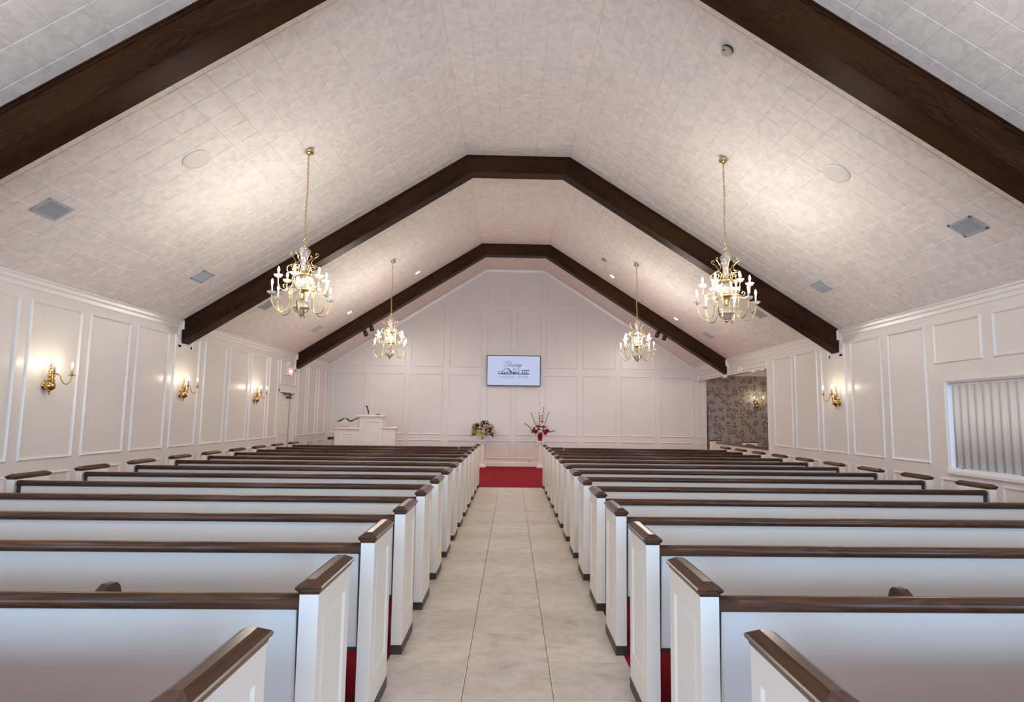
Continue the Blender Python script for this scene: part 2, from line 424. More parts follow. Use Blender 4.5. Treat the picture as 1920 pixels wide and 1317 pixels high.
OPEN = (12.905, YB, 0, 2.635); WIN = (5.72, 7.53, .89, 2.01)
wr = struct(wall_with_holes(MB(), 'y', XR+.16, XR, YR, YB, ZR+.25, [OPEN, WIN]).build('wall_right', M_WALL), 'panelled white wall on the right, with a window and a wide opening')
bk = MB()
poly = [(XL-.1, 0), (5.925, 0), (5.925, 2.95), (XR, 2.95), (XR, ZR+.02), (FR, ZF+.02), (FL, ZF+.02), (XL-.1, ZL+.02)]
bk.prism(poly, lambda p: (p[0], YB, p[1]), lambda p: (p[0], YB+.15, p[1]))
wb = struct(bk.build('wall_back', M_WALL), 'panelled white gable wall behind the pulpit')
RW = [(-4.5, -1.5, .9, 2.6), (1.5, 4.5, .9, 2.6), (-1.1, 1.1, 0, 2.5)]  # centre glazed opening is made up to let in the added warm fill
rm = wall_with_holes(MB(), 'x', YR-.2, YR, XL, XR, 3.05, RW)
rm.prism([(XL, 3.05), (XR, 3.05), (FR, ZF+.02), (FL, ZF+.02)], lambda p: (p[0], YR-.2, p[1]), lambda p: (p[0], YR, p[1]))
wre = struct(rm.build('wall_rear', M_WALL))
for i, (a, b, z0, z1) in enumerate(RW):
    wi = MB()
    for xx in (a, (a+b)/2-.03, b-.06): wi.box((xx, YR-.14, z0), (xx+.06, YR-.05, z1))
    for zz in (z0, (z0+z1)/2-.02, z1-.06): wi.box((a, YR-.14, zz), (b, YR-.05, zz+.06))
    wo = struct(wi.build('window_%d' % (i+2), M_TRIMW))
    MB().box((a+.03, YR-.10, z0+.03), (b-.03, YR-.094, z1-.03)).build('pane', M_GLASS, wo)

MW, MH = .036, .024
def panel(parent, plane, rect, w=MW, h=MH):
    o, U, V, n = plane
    return MB().frame(o, U, V, n, rect, w, h).build('panel_molding', M_TRIMW, parent)
PLL = ((XL, 0, 0), (0, 1, 0), (0, 0, 1), (1, 0, 0)); PLR = ((XR, 0, 0), (0, 1, 0), (0, 0, 1), (-1, 0, 0)); PLB = ((0, YB, 0), (1, 0, 0), (0, 0, 1), (0, -1, 0))
Lup = [(1.99, 2.82), (2.96, 3.80), (3.94, 4.77), (4.95, 5.77), (5.905, 6.74), (6.88, 7.715), (7.855, 8.69), (8.84, 9.66), (9.82, 10.62), (10.80, 11.615), (11.765, 12.59), (12.735, 13.56), (13.69, 14.20), (15.53, 16.16), (16.32, 16.98), (17.18, 17.84)]
BL = (9.90, 10.345)
for a, b in Lup:
    panel(wl, PLL, (a, .915, b, 2.765) if not (a < BL[0] < b) else [(a, .915), (b, .915), (b, 2.765), (BL[1], 2.765), (BL[1], 2.575), (BL[0], 2.575), (BL[0], 2.765), (a, 2.765)])
    panel(wl, PLL, (a, .20, b, .765))
panel(wl, PLL, [(14.33, 2.18), (15.36, 2.18), (15.36, 2.6), (15.26, 2.6), (15.26, 2.765), (14.33, 2.765)])
BRr = (9.90, 10.36)
Rup = [(1.0, 1.83), (1.97, 2.8), (2.94, 3.77), (7.89, 8.70), (8.86, 9.67), (9.83, 10.63), (10.77, 11.63), (11.765, 12.61)]
for a, b in Rup:
    panel(wr, PLR, (a, .935, b, 2.785) if not (a < BRr[0] < b) else [(a, .935), (b, .935), (b, 2.785), (BRr[1], 2.785), (BRr[1], 2.59), (BRr[0], 2.59), (BRr[0], 2.785), (a, 2.785)])
    panel(wr, PLR, (a, .20, b, .78))
for a, b in ((4.95, 5.77), (5.93, 6.75), (6.91, 7.73)):
    panel(wr, PLR, (a, 2.245, b, 2.785)); panel(wr, PLR, (a, .20, b, .78))
for a, b in ((12.93, 14.37), (14.53, 15.9), (16.02, 17.75)): panel(wr, PLR, (a, 2.66, b, 2.79), .026)
bc = [(-5.40, -4.38), (-4.24, -3.22), (-3.08, -2.08), (-1.91, -.94), (-.77, -.02), (.11, .86), (1.0, 1.99), (2.145, 3.15), (3.295, 4.32), (4.47, 5.51), (5.66, 5.895)]
for a, b in bc:
    panel(wb, PLB, (a, .92, b, 2.745), .032, .022); panel(wb, PLB, (a, .23, b, .765), .032, .022)
for a, b in ((-1.90, -.94), (-.77, -.03), (.12, .885), (1.02, 1.99)): panel(wb, PLB, (a, 2.955, b, 4.755), .032, .022)
for q in ([(-3.07, 2.955), (-2.07, 2.955), (-2.07, 4.88), (-3.07, 4.285)], [(-4.235, 2.96), (-3.215, 2.96), (-3.215, 4.165), (-4.235, 3.515)], [(-5.03, 2.97), (-4.38, 2.97), (-4.38, 3.40)],
          [(2.15, 2.955), (3.155, 2.955), (3.155, 4.295), (2.15, 4.895)], [(3.30, 2.96), (4.32, 2.96), (4.32, 3.53), (3.30, 4.205)], [(4.47, 2.985), (5.07, 2.985), (4.47, 3.44)],
          [(-1.89, 4.92), (-.935, 4.92), (-.935, 5.56)], [(1.02, 4.915), (1.99, 4.915), (1.02, 5.57)]): panel(wb, PLB, q, .032, .022)
panel(wb, PLB, (-.775, 4.91, -.025, 5.715), .032, .022); panel(wb, PLB, (.125, 4.91, .89, 5.715), .032, .022)
# cornices and baseboards
CORN = [(0, 0), (.05, 0), (.052, -.018), (.036, -.03), (.033, -.07), (.018, -.088), (.014, -.135), (0, -.14)]
def ycorn(x, z, sg, y0, y1, parent, name='cornice', prof=CORN):
    return MB().prism(prof, lambda p: (x+sg*p[0], y0, z+p[1]), lambda p: (x+sg*p[0], y1, z+p[1])).build(name, M_TRIMW, parent)
ys = [YR] + [v for b in BEAMS for v in (b-.01, b+BT+.01)] + [YB]
for i in range(0, len(ys), 2):
    ycorn(XL, ZL+.015, 1, ys[i], ys[i+1], wl); ycorn(XR, ZR+.015, -1, ys[i], ys[i+1], wr)
BASE = [(0, 0), (.018, 0), (.018, .11), (.008, .13), (0, .13)]
bbl = MB(); bbl.prism(BASE, lambda p: (XL+p[0], YR, p[1]), lambda p: (XL+p[0], DOOR[0]-.08, p[1])); bbl.prism(BASE, lambda p: (XL+p[0], DOOR[1]+.08, p[1]), lambda p: (XL+p[0], YB, p[1]))
struct(bbl.build('baseboard_left', M_TRIMW))
struct(MB().prism(BASE, lambda p: (XR-p[0], YR, p[1]), lambda p: (XR-p[0], OPEN[0], p[1])).build('baseboard_right', M_TRIMW))
struct(MB().prism([(0, 0), (.022, 0), (.022, .10), (.010, .13), (0, .135)], lambda p: (XL, YB-p[0], p[1]), lambda p: (5.9, YB-p[0], p[1])).build('baseboard_back', M_TRIMW))
# gable edge trim following the ceiling on the back wall
gt = MB()
for a, b in (((XL, ZL), (FL, ZF)), ((FL, ZF), (FR, ZF)), ((FR, ZF), (XR, ZR))):
    A = Vector((a[0], YB, a[1])); B = Vector((b[0], YB, b[1])); t = (B-A).normalized(); dn = Vector((t.z, 0, -t.x))
    gt.loft([[A, A+dn*.09, A+dn*.09+Vector((0, -.02, 0)), A+dn*.01+Vector((0, -.035, 0))], [B, B+dn*.09, B+dn*.09+Vector((0, -.02, 0)), B+dn*.01+Vector((0, -.035, 0))]])
struct(gt.build('trim_1', M_TRIMW))
# opening casing (right)
oc = MB(); oc.box((XR+.165, OPEN[0]-.10, 0), (XR-.022, OPEN[0], OPEN[3])); oc.box((XR+.165, OPEN[0]-.02, OPEN[3]-.02), (XR-.012, YB, OPEN[3]+.02))
struct(oc.build('trim_2', M_TRIMW))
# beam end surrounds
bs = MB()
for yb_ in BEAMS:
    for x, sg, zz in ((XL, 1, 2.60), (XR, -1, 2.62)):
        y0, y1 = yb_-.055, yb_+BT+.055
        bs.box((x, y0, zz-.04), (x+sg*.028, y0+.05, 3.0)); bs.box((x, y1-.05, zz-.04), (x+sg*.028, y1, 3.0)); bs.box((x, y0, zz-.055), (x+sg*.028, y1, zz-.005))
        bs.box((x, yb_-.014, 2.86), (x+sg*.062, yb_, 3.02)); bs.box((x, yb_+BT, 2.86), (x+sg*.062, yb_+BT+.014, 3.02))
struct(bs.build('trim_3', M_TRIMW))

# ------------------------------------------------------------------ beams
def beam(y, label):
    t = thing('beam', label, 'beam', (0, y, 0)); t['kind'] = 'structure'
    T = [(XL, ZL), (FL, ZF), (FR, ZF), (XR, ZR)]; B = [(XL, 2.634), (-.747, 5.694), (.854, 5.694), (XR, 2.652)]
    for i, nm in enumerate(('rafter', 'collar', 'rafter')):
        a, b, c, d = Vector((T[i][0], 0, T[i][1])), Vector((T[i+1][0], 0, T[i+1][1])), Vector((B[i+1][0], 0, B[i+1][1])), Vector((B[i][0], 0, B[i][1]))
        e = .006; Y = Vector((0, 1, 0))
        ins = lambda p, q, k: p + (q-p).normalized()*k
        org = (a+b)/2; tang = (b-a).normalized(); ang = math.atan2(tang.z, tang.x); Rm = Matrix.Rotation(ang, 4, 'Y')
        def loc(p): return Rm @ (p-org)
        d2, c2 = ins(d, a, e), ins(c, b, e)
        ring = [a, b, c2, d2]
        mb = MB().loft([[loc(p) for p in [a, a+Y*BT, d2+Y*BT, d+Y*(BT-e), d+Y*e, d2]], [loc(p) for p in [b, b+Y*BT, c2+Y*BT, c+Y*(BT-e), c+Y*e, c2]]])
        o = mb.build(nm, M_BEAM, t); o.location = org; o.rotation_euler = (0, -ang, 0)
        # crown strip at the top, both faces
        for y0, y1 in ((-.022, 0), (BT, BT+.022)):
            mm = MB(); f1 = lambda p, q: ins(p, q, .050)
            yo = y0 if y0 < 0 else y1; yi = y1 if y0 < 0 else y0
            A2, B2, A3, B3 = f1(a, d), f1(b, c), ins(a, d, .022), ins(b, c, .022)
            mm.loft([[loc(a+Y*yi), loc(a+Y*yo), loc(A3+Y*yo), loc(A3+Y*((yo+yi)/2)), loc(A2+Y*((yo+yi)/2)), loc(A2+Y*yi)],
                     [loc(b+Y*yi), loc(b+Y*yo), loc(B3+Y*yo), loc(B3+Y*((yo+yi)/2)), loc(B2+Y*((yo+yi)/2)), loc(B2+Y*yi)]])
            mo = mm.build('crown_molding', M_BEAM, o)
    return t
beam(BEAMS[0], 'dark walnut ceiling beam nearest the front pews in view, cut by the top of the picture')
beam(BEAMS[1], 'dark walnut ceiling beam crossing the middle of the hall behind the two larger chandeliers')
beam(BEAMS[2], 'dark walnut ceiling beam farthest back, closest to the white gable wall')

# ------------------------------------------------------------------ door on the left wall
dr = struct(MB().box((XL-.085, 14.39, 0), (XL-.045, 15.13, 1.985)).build('door_1', M_TRIMW), 'white six-panel door beside the far end of the left wall')
for za, zb in ((.22, .84), (1.0, 1.53), (1.69, 1.84)):
    for ya, yb_ in ((14.42, 14.63), (14.73, 14.97)):
        mb = MB().frame((XL-.045, 0, 0), (0, 1, 0), (0, 0, 1), (1, 0, 0), (ya, za, yb_, zb), .03, .012)
        mb.box((XL-.045, ya+.05, za+.05 if zb-za > .2 else za+.04), (XL-.036, yb_-.05, zb-.05 if zb-za > .2 else zb-.04)).build('door_panel', M_TRIMW, dr)
MB().box((XL-.09, 15.13, 0), (XL-.05, 15.165, 1.99)).build('door_gap_shade', M_BLACK, dr)  # solid black strip stands in for the shade inside the gap
MB().box((XL-.19, 15.165, 0), (XL-.02, DOOR[1], 2.0)).build('door_jamb', M_TRIMW, dr)
cas = MB(); cas.box((XL, DOOR[0]-.07, 0), (XL+.02, DOOR[0], 2.07)); cas.box((XL, DOOR[1], 0), (XL+.02, DOOR[1]+.10, 2.07)); cas.box((XL, DOOR[0]-.07, 2.0), (XL+.024, DOOR[1]+.10, 2.09))
cas.build('door_casing', M_TRIMW, dr)
clo = MB(); clo.box((XL-.045, 14.72, 1.945), (XL-.005, 15.30, 1.972)); clo.box((XL-.045, 14.90, 1.865), (XL+.008, 15.16, 1.91)); clo.tube([(XL-.015, 15.0, 1.90), (XL+.01, 15.12, 1.955)], .010)
clo.build('door_closer', M_DARKM, dr)
MB().box((XL-.2, 14.36, 0), (XL-.17, 15.4, 2.05)).build('door_backing', M_WALL, dr)

# exit sign with emergency light box
ex = thing('exit_sign', 'lit red and white exit sign mounted above the panelled door', 'sign', (XL, 14.71, 2.42))
MB().box((0, 0, 0), (.066, .25, .205)).build('sign_box', M_TRIMW, ex, bevel=.004)
MB().box((.066, .012, .012), (.068, .238, .193)).build('sign_face', glowing('exit_face', (1, .30, .32), .75), ex)
def text(s, name, size, M, parent, mtl, align='CENTER', ex_=.001, space=1.0, shear=0.0):
    c = bpy.data.curves.new(name, 'FONT'); c.body = s; c.size = size; c.align_x = align; c.align_y = 'BOTTOM_BASELINE'; c.extrude = ex_; c.space_character = space; c.shear = shear
    c.materials.append(mtl); o = bpy.data.objects.new(name, c); COL.objects.link(o); 
    dg = bpy.context.evaluated_depsgraph_get(); me = bpy.data.meshes.new_from_object(o.evaluated_get(dg)); bpy.data.objects.remove(o)
    o = link(name, me, parent); o.matrix_basis = M; return o
Mx = Matrix(((0, 0, 1, .069), (1, 0, 0, .125), (0, 1, 0, .055), (0, 0, 0, 1)))
text('EXIT', 'sign_lettering', .12, Mx, ex, glowing('exit_letters', (1, .92, .9), 1.0), space=.95)
el = thing('emergency_light', 'small white emergency light box directly on top of the exit sign', 'light', (XL, 14.70, 2.63))
MB().box((0, 0, .002), (.075, .19, .12)).build('housing', M_TRIMW, el, bevel=.006)
MB().lathe([(.03, 0), (.036, .012), (.03, .02)], (0, 0, 0), 12, True, Matrix.Rotation(PI/2, 4, 'Y')).build('lamp_lens', M_STEEL, el, (.072, .10, .06))

# ------------------------------------------------------------------ window with vertical blinds
wc = MB()
wc.frame((XR, 0, 0), (0, 1, 0), (0, 0, 1), (-1, 0, 0), (WIN[0]-.06, WIN[2]-.04, WIN[1]+.06, WIN[3]+.04), .065, .03)
wc.box((XR, WIN[0]-.08, WIN[2]-.05), (XR-.05, WIN[1]+.07, WIN[2]-.015))
win = struct(wc.build('window_1', M_TRIMW), 'window with closed white vertical blinds in the right wall')
rv = MB(); rv.box((XR+.16, WIN[0], WIN[2]), (XR+.13, WIN[1], WIN[2]+.04)); rv.box((XR+.16, WIN[0], WIN[3]-.04), (XR+.13, WIN[1], WIN[3])); rv.box((XR+.16, WIN[0], WIN[2]), (XR+.13, WIN[0]+.04, WIN[3])); rv.box((XR+.16, WIN[1]-.04, WIN[2]), (XR+.13, WIN[1], WIN[3])); rv.box((XR+.16, 6.60, WIN[2]), (XR+.13, 6.64, WIN[3]))
rv.build('window_frame', M_TRIMW, win); MB().box((XR+.145, WIN[0]+.03, WIN[2]+.03), (XR+.15, WIN[1]-.03, WIN[3]-.03)).build('pane', M_GLASS, win)
MB().box((XR+.03, WIN[0]+.01, WIN[3]-.05), (XR+.08, WIN[1]-.01, WIN[3]-.005)).build('blind_rail', M_TRIMW, win)
sl = MB(); hw = .072
pr_ = [(-hw, 0), (-hw*.5, .011), (0, .015), (hw*.5, .011), (hw, 0), (hw*.5, .009), (0, .013), (-hw*.5, .009)]
sl.prism(pr_, lambda p: (p[1], p[0], 0), lambda p: (p[1], p[0], WIN[3]-WIN[2]-.08), True)
s0 = None
for k in range(15):
    y = WIN[1]-.125-k*.1215
    if y < WIN[0]+.02: break
    if s0 is None: s0 = sl.build('blind_slat', M_BLIND, win); o = s0
    else: o = link('blind_slat', s0.data, win)
    o.location = (XR+.035, y, WIN[2]+.03); o.rotation_euler = (0, 0, math.radians(17))

# ------------------------------------------------------------------ alcove behind the right opening
YA = 18.2; XA2 = 9.6
a1 = struct(MB().box((5.925, YA, 0), (XA2, YA+.12, 3.0)).build('wall_alcove_back', M_PAPER), 'floral wallpapered wall seen through the opening on the right')
struct(MB().box((XA2, OPEN[0]-2, 0), (XA2+.12, YA+.12, 3.0)).build('wall_alcove_side', M_PAPER))
struct(MB().box((XR+.16, OPEN[0]-2.1, 0), (XA2+.1, OPEN[0]-2, 3.0)).build('wall_alcove_front', M_PAPER))
struct(MB().box((XR+.16, OPEN[0]-2.1, 2.95), (XA2+.1, YA+.1, 3.05)).build('ceiling_alcove', M_TRIMW))
struct(MB().prism([(0, .135), (.09, .135), (.09, .11), (.04, .07), (.012, .015), (.012, 0), (0, 0)], lambda p: (5.925, YA-p[0], 2.815+p[1]), lambda p: (XA2, YA-p[0], 2.815+p[1])).build('trim_4', M_TRIMW))
struct(MB().box((5.925, YB+.02, .0), (5.955, YA-.01, 1.73)).build('trim_5', M_BLACK))
al = bpy.data.lights.new('alcove_fill_light', 'POINT'); al.energy = 40; al.color = (1, .85, .68); al.shadow_soft_size = .15  # bare light added to brighten the alcove wallpaper; no fixture hangs there
ao = bpy.data.objects.new('alcove_fill_light', al); COL.objects.link(ao); ao.location = (7.6, 14.2, 2.6)
# low screen along the opening
ls = thing('low_screen', 'low white partition with a sloping dark rail inside the right opening', 'partition', (5.66, 13.0, 0))
MB().box((0, .02, 0), (.05, 3.45, .825)).build('screen_panel', M_PEW, ls)
MB().prism([(-.025, 0), (.075, 0), (.075, .02), (.05, .04), (0, .04), (-.025, .02)], lambda p: (p[0], 0, .825+p[1]), lambda p: (p[0], 3.5, .825+p[1])).build('rail', M_CAPY, ls)
ls2 = thing('screen_post', 'short white panel with flat dark cap at the low partition\'s far end', 'post', (5.66, 17.0, 0))
MB().box((.0, 0, 0), (.30, .06, .865)).build('panel', M_PEW, ls2); MB().box((-.02, -.015, .865), (.33, .075, .895)).build('cap', M_RAILX, ls2, bevel=.006)
spw = thing('alcove_pew', 'white pew end with dark cap and red back cushion inside the wallpapered alcove', 'pew', (6.53, 16.85, 0))
MB().box((0, 0, 0), (.42, .05, .835)).build('end_panel', M_PEW, spw); MB().box((-.03, -.012, .835), (.45, .062, .865)).build('cap', M_RAILX, spw, bevel=.006)
MB().prism([(0, .30), (.06, .30), (.05, .785), (.03, .80), (-.03, .80), (-.045, .785)], lambda p: (.14+p[0], -.01, p[1]), lambda p: (-.36+p[0], -2.3, p[1])).build('back_cushion', M_REDCUSH, spw)
MB().prism([(0, 0), (.5, 0), (.5, .40), (0, .40)], lambda p: (.10+p[0]-.0, -.01, p[1]), lambda p: (-.36+p[0], -2.3, p[1])).build('seat', M_REDCUSH, spw)

# ------------------------------------------------------------------ pews
PP, Y1 = .8636, 1.3284; PL = 3.92; ET = .067; ED = .413
def pew_meshes(s):
    """one pew, local origin on the floor at the aisle face's near corner; s=+1 runs to +x, -1 to -x"""
    me = {}
    X = lambda x: s*x
    # end panel at the aisle (raised panel on the outer face x=0)
    def end(face_out):
        mb = MB()
        x_o, x_i = (0, ET) if face_out else (ET, 0)
        dirn = 1 if x_i > x_o else -1
        z0, z1 = .055, .862
        a0, a1, b0, b1 = .050, .350, .205, .775
        g = .040; dep = .011
        R = lambda x, y0, y1, za, zb: [(X(x), y0, za), (X(x), y1, za), (X(x), y1, zb), (X(x), y0, zb)]
        mb.loft([R(x_i, 0, ED, z0, z1), R(x_o, 0, ED, z0, z1), R(x_o, a0, a1, b0, b1), R(x_o+dirn*dep, a0+.004, a1-.004, b0+.004, b1-.004),
                 R(x_o+dirn*.002, a0+g, a1-g, b0+g, b1-g)])
        return mb
    def cap():
        mb = MB(); prof = [(.858, 0.0), (.862, .003), (.870, .005), (.876, .012), (.884, .014), (.889, .010), (.905, -.0155), (.907, -.019)]
        mb.loft([[(X(-o), -o, z), (X(ET+o), -o, z), (X(ET+o), ED+o, z), (X(-o), ED+o, z)] for z, o in prof]); return mb
    def skirt(): return MB().box((X(-.003), -.003, 0), (X(ET+.003), ED+.003, .057))
    me['end'] = end(True); me['cap'] = cap(); me['skirt'] = skirt(); me['end_wall'] = end(False)
    i0, i1 = ET+.002, PL-ET-.002
    # back board: leans forward slightly
    me['back'] = MB().prism([(.030, .81), (.050, .345), (.072, .345), (.052, .81)], lambda p: (X(i0+.012), p[0], p[1]), lambda p: (X(i1-.035), p[0], p[1]))
    rp = [(.020, .800), (.008, .808), (.004, .822), (.008, .838), (.018, .847), (.032, .850), (.058, .848), (.068, .838), (.068, .800)]
    me['rail'] = MB().prism(rp, lambda p: (X(i0), p[0], p[1]), lambda p: (X(i1-.012), p[0], p[1]), True)
    me['stile'] = MB().prism([(.016, .801), (.036, .345), (.078, .345), (.060, .801)], lambda p: (X(i1-.036), p[0], p[1]), lambda p: (X(i1-.010), p[0], p[1]))
    me['aisle_strip'] = MB().prism([(.022, .801), (.046, .345), (.078, .345), (.060, .801)], lambda p: (X(i0), p[0], p[1]), lambda p: (X(i0+.013), p[0], p[1]))  # thin dark strip between the back board and the aisle end panel
    me['seat'] = MB().loft([[(X(i0), .07, .36), (X(i1), .07, .36), (X(i1), .535, .36), (X(i0), .535, .36)], [(X(i0), .07, .41), (X(i1), .07, .41), (X(i1), .545, .405), (X(i0), .545, .405)],
                            [(X(i0+.01), .09, .43), (X(i1-.01), .09, .43), (X(i1-.01), .525, .43), (X(i0+.01), .525, .43)]])
    me['kick'] = MB().box((X(i0), .042, .325), (X(i1), .068, .346))
    dv = [(.056, .46), (.47, .43), (.47, .60), (.462, .72), (.445, .765), (.425, .782), (.38, .785), (.33, .76), (.20, .70), (.056, .69)]
    me['divider'] = MB().prism(dv, lambda p: (X(.965), p[0], p[1]), lambda p: (X(1.003), p[0], p[1]))
    return me
MATS = {'end': M_PEW, 'cap': M_CAPY, 'skirt': M_BASE, 'end_wall': M_PEW, 'back': M_PEW, 'rail': M_RAILX, 'stile': M_BASE, 'aisle_strip': M_BASE, 'seat': M_SEAT, 'kick': M_BASE, 'divider': M_CAPY}
ORD = ['', 'first', 'second', 'third', 'fourth', 'fifth', 'sixth', 'seventh', 'eighth', 'ninth', 'tenth', 'eleventh', 'twelfth', 'thirteenth', 'fourteenth']
def make_pew(s):
    me = pew_meshes(s)
    t = thing('pew', '', 'pew')
    e = me['end'].build('end_panel', M_PEW, t); me['cap'].build('end_cap', M_CAPY, e); me['skirt'].build('base_strip', M_BASE, e)
    e2 = me['end_wall'].build('end_panel', M_PEW, t, (s*(PL-ET), 0, 0))
    c2 = link('end_cap', e.children[0].data, e2); b2 = link('base_strip', e.children[1].data, e2)
    me['back'].build('back_board', M_PEW, t); me['rail'].build('top_rail', M_RAILX, t)
    me['stile'].build('back_edge_strip', M_BASE, t); me['aisle_strip'].build('back_edge_strip', M_BASE, t)
    me['seat'].build('seat', M_SEAT, t); me['kick'].build('lower_rail', M_BASE, t)
    return t
for s, x0, side, rowname in ((-1, -.668, 'left', 'pews left of the aisle'), (1, .684, 'right', 'pews right of the aisle')):
    proto = make_pew(s)
    for i in range(1, 15):
        p = proto if i == 1 else dup(proto)
        p.location = (x0, Y1+(i-1)*PP, 0); p['group'] = rowname
        if i == 1: lab = 'white pew nearest the camera %s of the aisle, cut off by the bottom edge' % side
        elif i == 14: lab = 'farthest white pew %s of the tiled aisle, where the red carpet begins' % side
        elif i == 2: lab = 'white pew %s of the aisle, second from the camera, showing its dark divider arm' % side
        else: lab = 'white pew with dark walnut rail, %s from the camera %s of the aisle' % (ORD[i], side)
        p['label'] = lab
        if i == 2: pew_meshes(s)['divider'].build('divider_arm', M_CAPY, p)
        if i == 14:
            MB().box((s*(.07+.002), .0035, .797), (s*.41, .072, .853)).build('rail_filler', M_REDCUSH if s > 0 else M_BASE, p)
            MB().box((s*.41, .002, .80), (s*.425, .074, .852)).build('rail_end_block', M_PEW, p)
# ------------------------------------------------------------------ chancel: pedestals, flowers, pulpit, chair, stand, screen
def pedestal(x, label):
    t = thing('pedestal', label, 'pedestal', (x, 17.76, 0), 0, 'column pedestals before the gable wall')
    MB().loft([[(-.105,-.105,0),(.105,-.105,0),(.105,.105,0),(-.105,.105,0)],[(-.105,-.105,.05),(.105,-.105,.05),(.105,.105,.05),(-.105,.105,.05)],[(-.085,-.085,.07),(.085,-.085,.07),(.085,.085,.07),(-.085,.085,.07)]]).build('base', M_TRIMW, t)
    n = 40; rings = []
    for z, r in ((.06, .085), (.09, .072), (.12, .067), (.66, .060)):
        rings.append([((r*(1-.05*(k % 2)))*math.cos(2*PI*k/n), (r*(1-.05*(k % 2)))*math.sin(2*PI*k/n), z) for k in range(n)])
    MB().loft(rings).build('shaft', M_TRIMW, t)
    cpb = MB().lathe([(.06, .655), (.072, .665), (.072, .68), (.064, .69), (.068, .72)], n=20)
    for sx in (-1, 1):
        pts = [(sx*(.082-.0) + sx*.030*(1-k/26)*math.cos(2.2*2*PI*k/26+PI/2), 0, .705+.030*(1-k/26)*math.sin(2.2*2*PI*k/26+PI/2)) for k in range(25)]
        for yy in (-.075, .075): cpb.tube([(p[0], yy, p[2]) for p in pts], .008, 5)
        cpb.lathe([(.03, -.075), (.022, -.03), (.022, .03), (.03, .075)], (sx*.082, 0, .705), 12, True, Matrix.Rotation(PI/2, 4, 'X'))
    cpb.box((-.085, -.08, .728), (.085, .08, .745)); cpb.build('capital', M_TRIMW, t)
    MB().box((-.112, -.10, .745), (.112, .10, .775)).build('abacus', M_TRIMW, t, bevel=.006)
    return t
pedestal(-.835, 'white fluted column pedestal under the yellow and purple flowers')
pedestal(.855, 'white fluted column pedestal under the red flower vase')
def petal_flower(r, n, lift, wdt):
    mb = MB()
    for k in range(n):
        a = 2*PI*k/n; ca, sa = math.cos(a), math.sin(a)
        P = lambda d, wv, z: (ca*d-sa*wv, sa*d+ca*wv, z)
        mb.add([P(0, 0, 0), P(r*.5, -wdt, lift*.7), P(r, 0, lift*(.75+.3*(k % 2))), P(r*.5, wdt, lift*.7), P(r*.5, 0, lift*.45)], [(0, 1, 4), (1, 2, 4), (2, 3, 4), (3, 0, 4)])
    return mb
def pom(r):
    mb = MB().ball((0, 0, 0), r, 9, 6, .85)
    mb.v = [tuple(c*(1+.12*math.sin(i*2.7)) for c in v) for i, v in enumerate(mb.v)]; return mb
def leaf(l, wd):
    return MB().add([(0, 0, 0), (-wd, l*.45, .01), (0, l, -.02), (wd, l*.45, .01), (0, l*.45, -.008)], [(0, 1, 4), (1, 2, 4), (2, 3, 4), (3, 0, 4)])
M_GREEN = mat('leaf_green', (.02, .042, .016), .5); M_YEL = mat('lily_yellow', (.62, .43, .045), .5); M_PUR = mat('blossom_purple', (.11, .075, .22), .55); M_LAV = mat('blossom_lavender', (.33, .28, .42), .55)
M_LIME = mat('bud_yellow', (.72, .66, .18), .55); M_RED = mat('blossom_red', (.33, .008, .018), .5); M_WHT = mat('carnation_white', (.82, .80, .74), .6); M_NAVY = mat('ribbon_navy', (.02, .02, .09), .4)
M_REDV = mat('red_foil_vase', (.30, .008, .028), .25); M_PINK = mat('blossom_pink', (.7, .42, .38), .6)
def aim(o, d): o.rotation_euler = Vector(d).to_track_quat('Z', 'Y').to_euler()
random.seed(11)
fa = thing('flower_arrangement', 'round arrangement of yellow lilies and purple blossoms on the column pedestal', 'flowers', (-.835, 17.76, .778))
MB().lathe([(.055, .001), (.06, .01), (.05, .04), (.065, .10), (.075, .12), (.02, .12)], n=16).build('vase', M_TRIMW, fa)
MB().box((-.012, -.072, .02), (.012, -.064, .12)).build('ribbon', M_NAVY, fa)
lm = leaf(.16, .022).build('leaf', M_GREEN, fa)
kinds = [(petal_flower(.075, 6, .035, .020).build('lily', M_YEL, fa), 17), (petal_flower(.055, 7, .03, .013).build('blossom', M_PUR, fa), 12), (petal_flower(.05, 8, .04, .014).build('blossom', M_LAV, fa), 9), (pom(.024).build('bud', M_LIME, fa), 11)]
def dome(): 
    a = random.uniform(0, 2*PI); e = math.asin(random.uniform(-.30, 1))
    return Vector((math.cos(a)*math.cos(e), math.sin(a)*math.cos(e), math.sin(e)))
def place(proto, first, parent, loc, d):
    o = proto if first else link(proto.name.split('.')[0], proto.data, parent)
    o.location = loc; aim(o, d); o.rotation_euler.rotate_axis('Z', random.uniform(0, 6.28)); return o
for j in range(150):
    d = dome(); d.z -= .08
    o = lm if j == 0 else link('leaf', lm.data, fa)
    d.y = min(d.y, .1); o.location = (d.x*.22, d.y*.13, max(.135, .245+d.z*.23)); dd = d+Vector((0, 0, random.uniform(-.4, .3)))
    if abs(o.location.x) < .17: dd.z = max(dd.z, .08)
    o.rotation_euler = dd.to_track_quat('Y', 'Z').to_euler(); s_ = random.uniform(.7, 1.25); o.scale = (s_, s_, s_)
for pr0, cnt in kinds:
    for j in range(cnt):
        d = dome()
        if d.y > .35: d.y = -d.y
        if pr0.data.materials[0] == M_YEL and d.z > .75: d.z *= .6
        rr = random.uniform(.86, 1.06)
        place(pr0, j == 0, fa, (d.x*.31*rr, d.y*.20*rr, .245+d.z*.30*rr), d+Vector((0, -.25, 0)))
fb = thing('flower_arrangement', 'tall arrangement of red and white blossoms in a red vase on the pedestal', 'flowers', (.855, 17.76, .778))
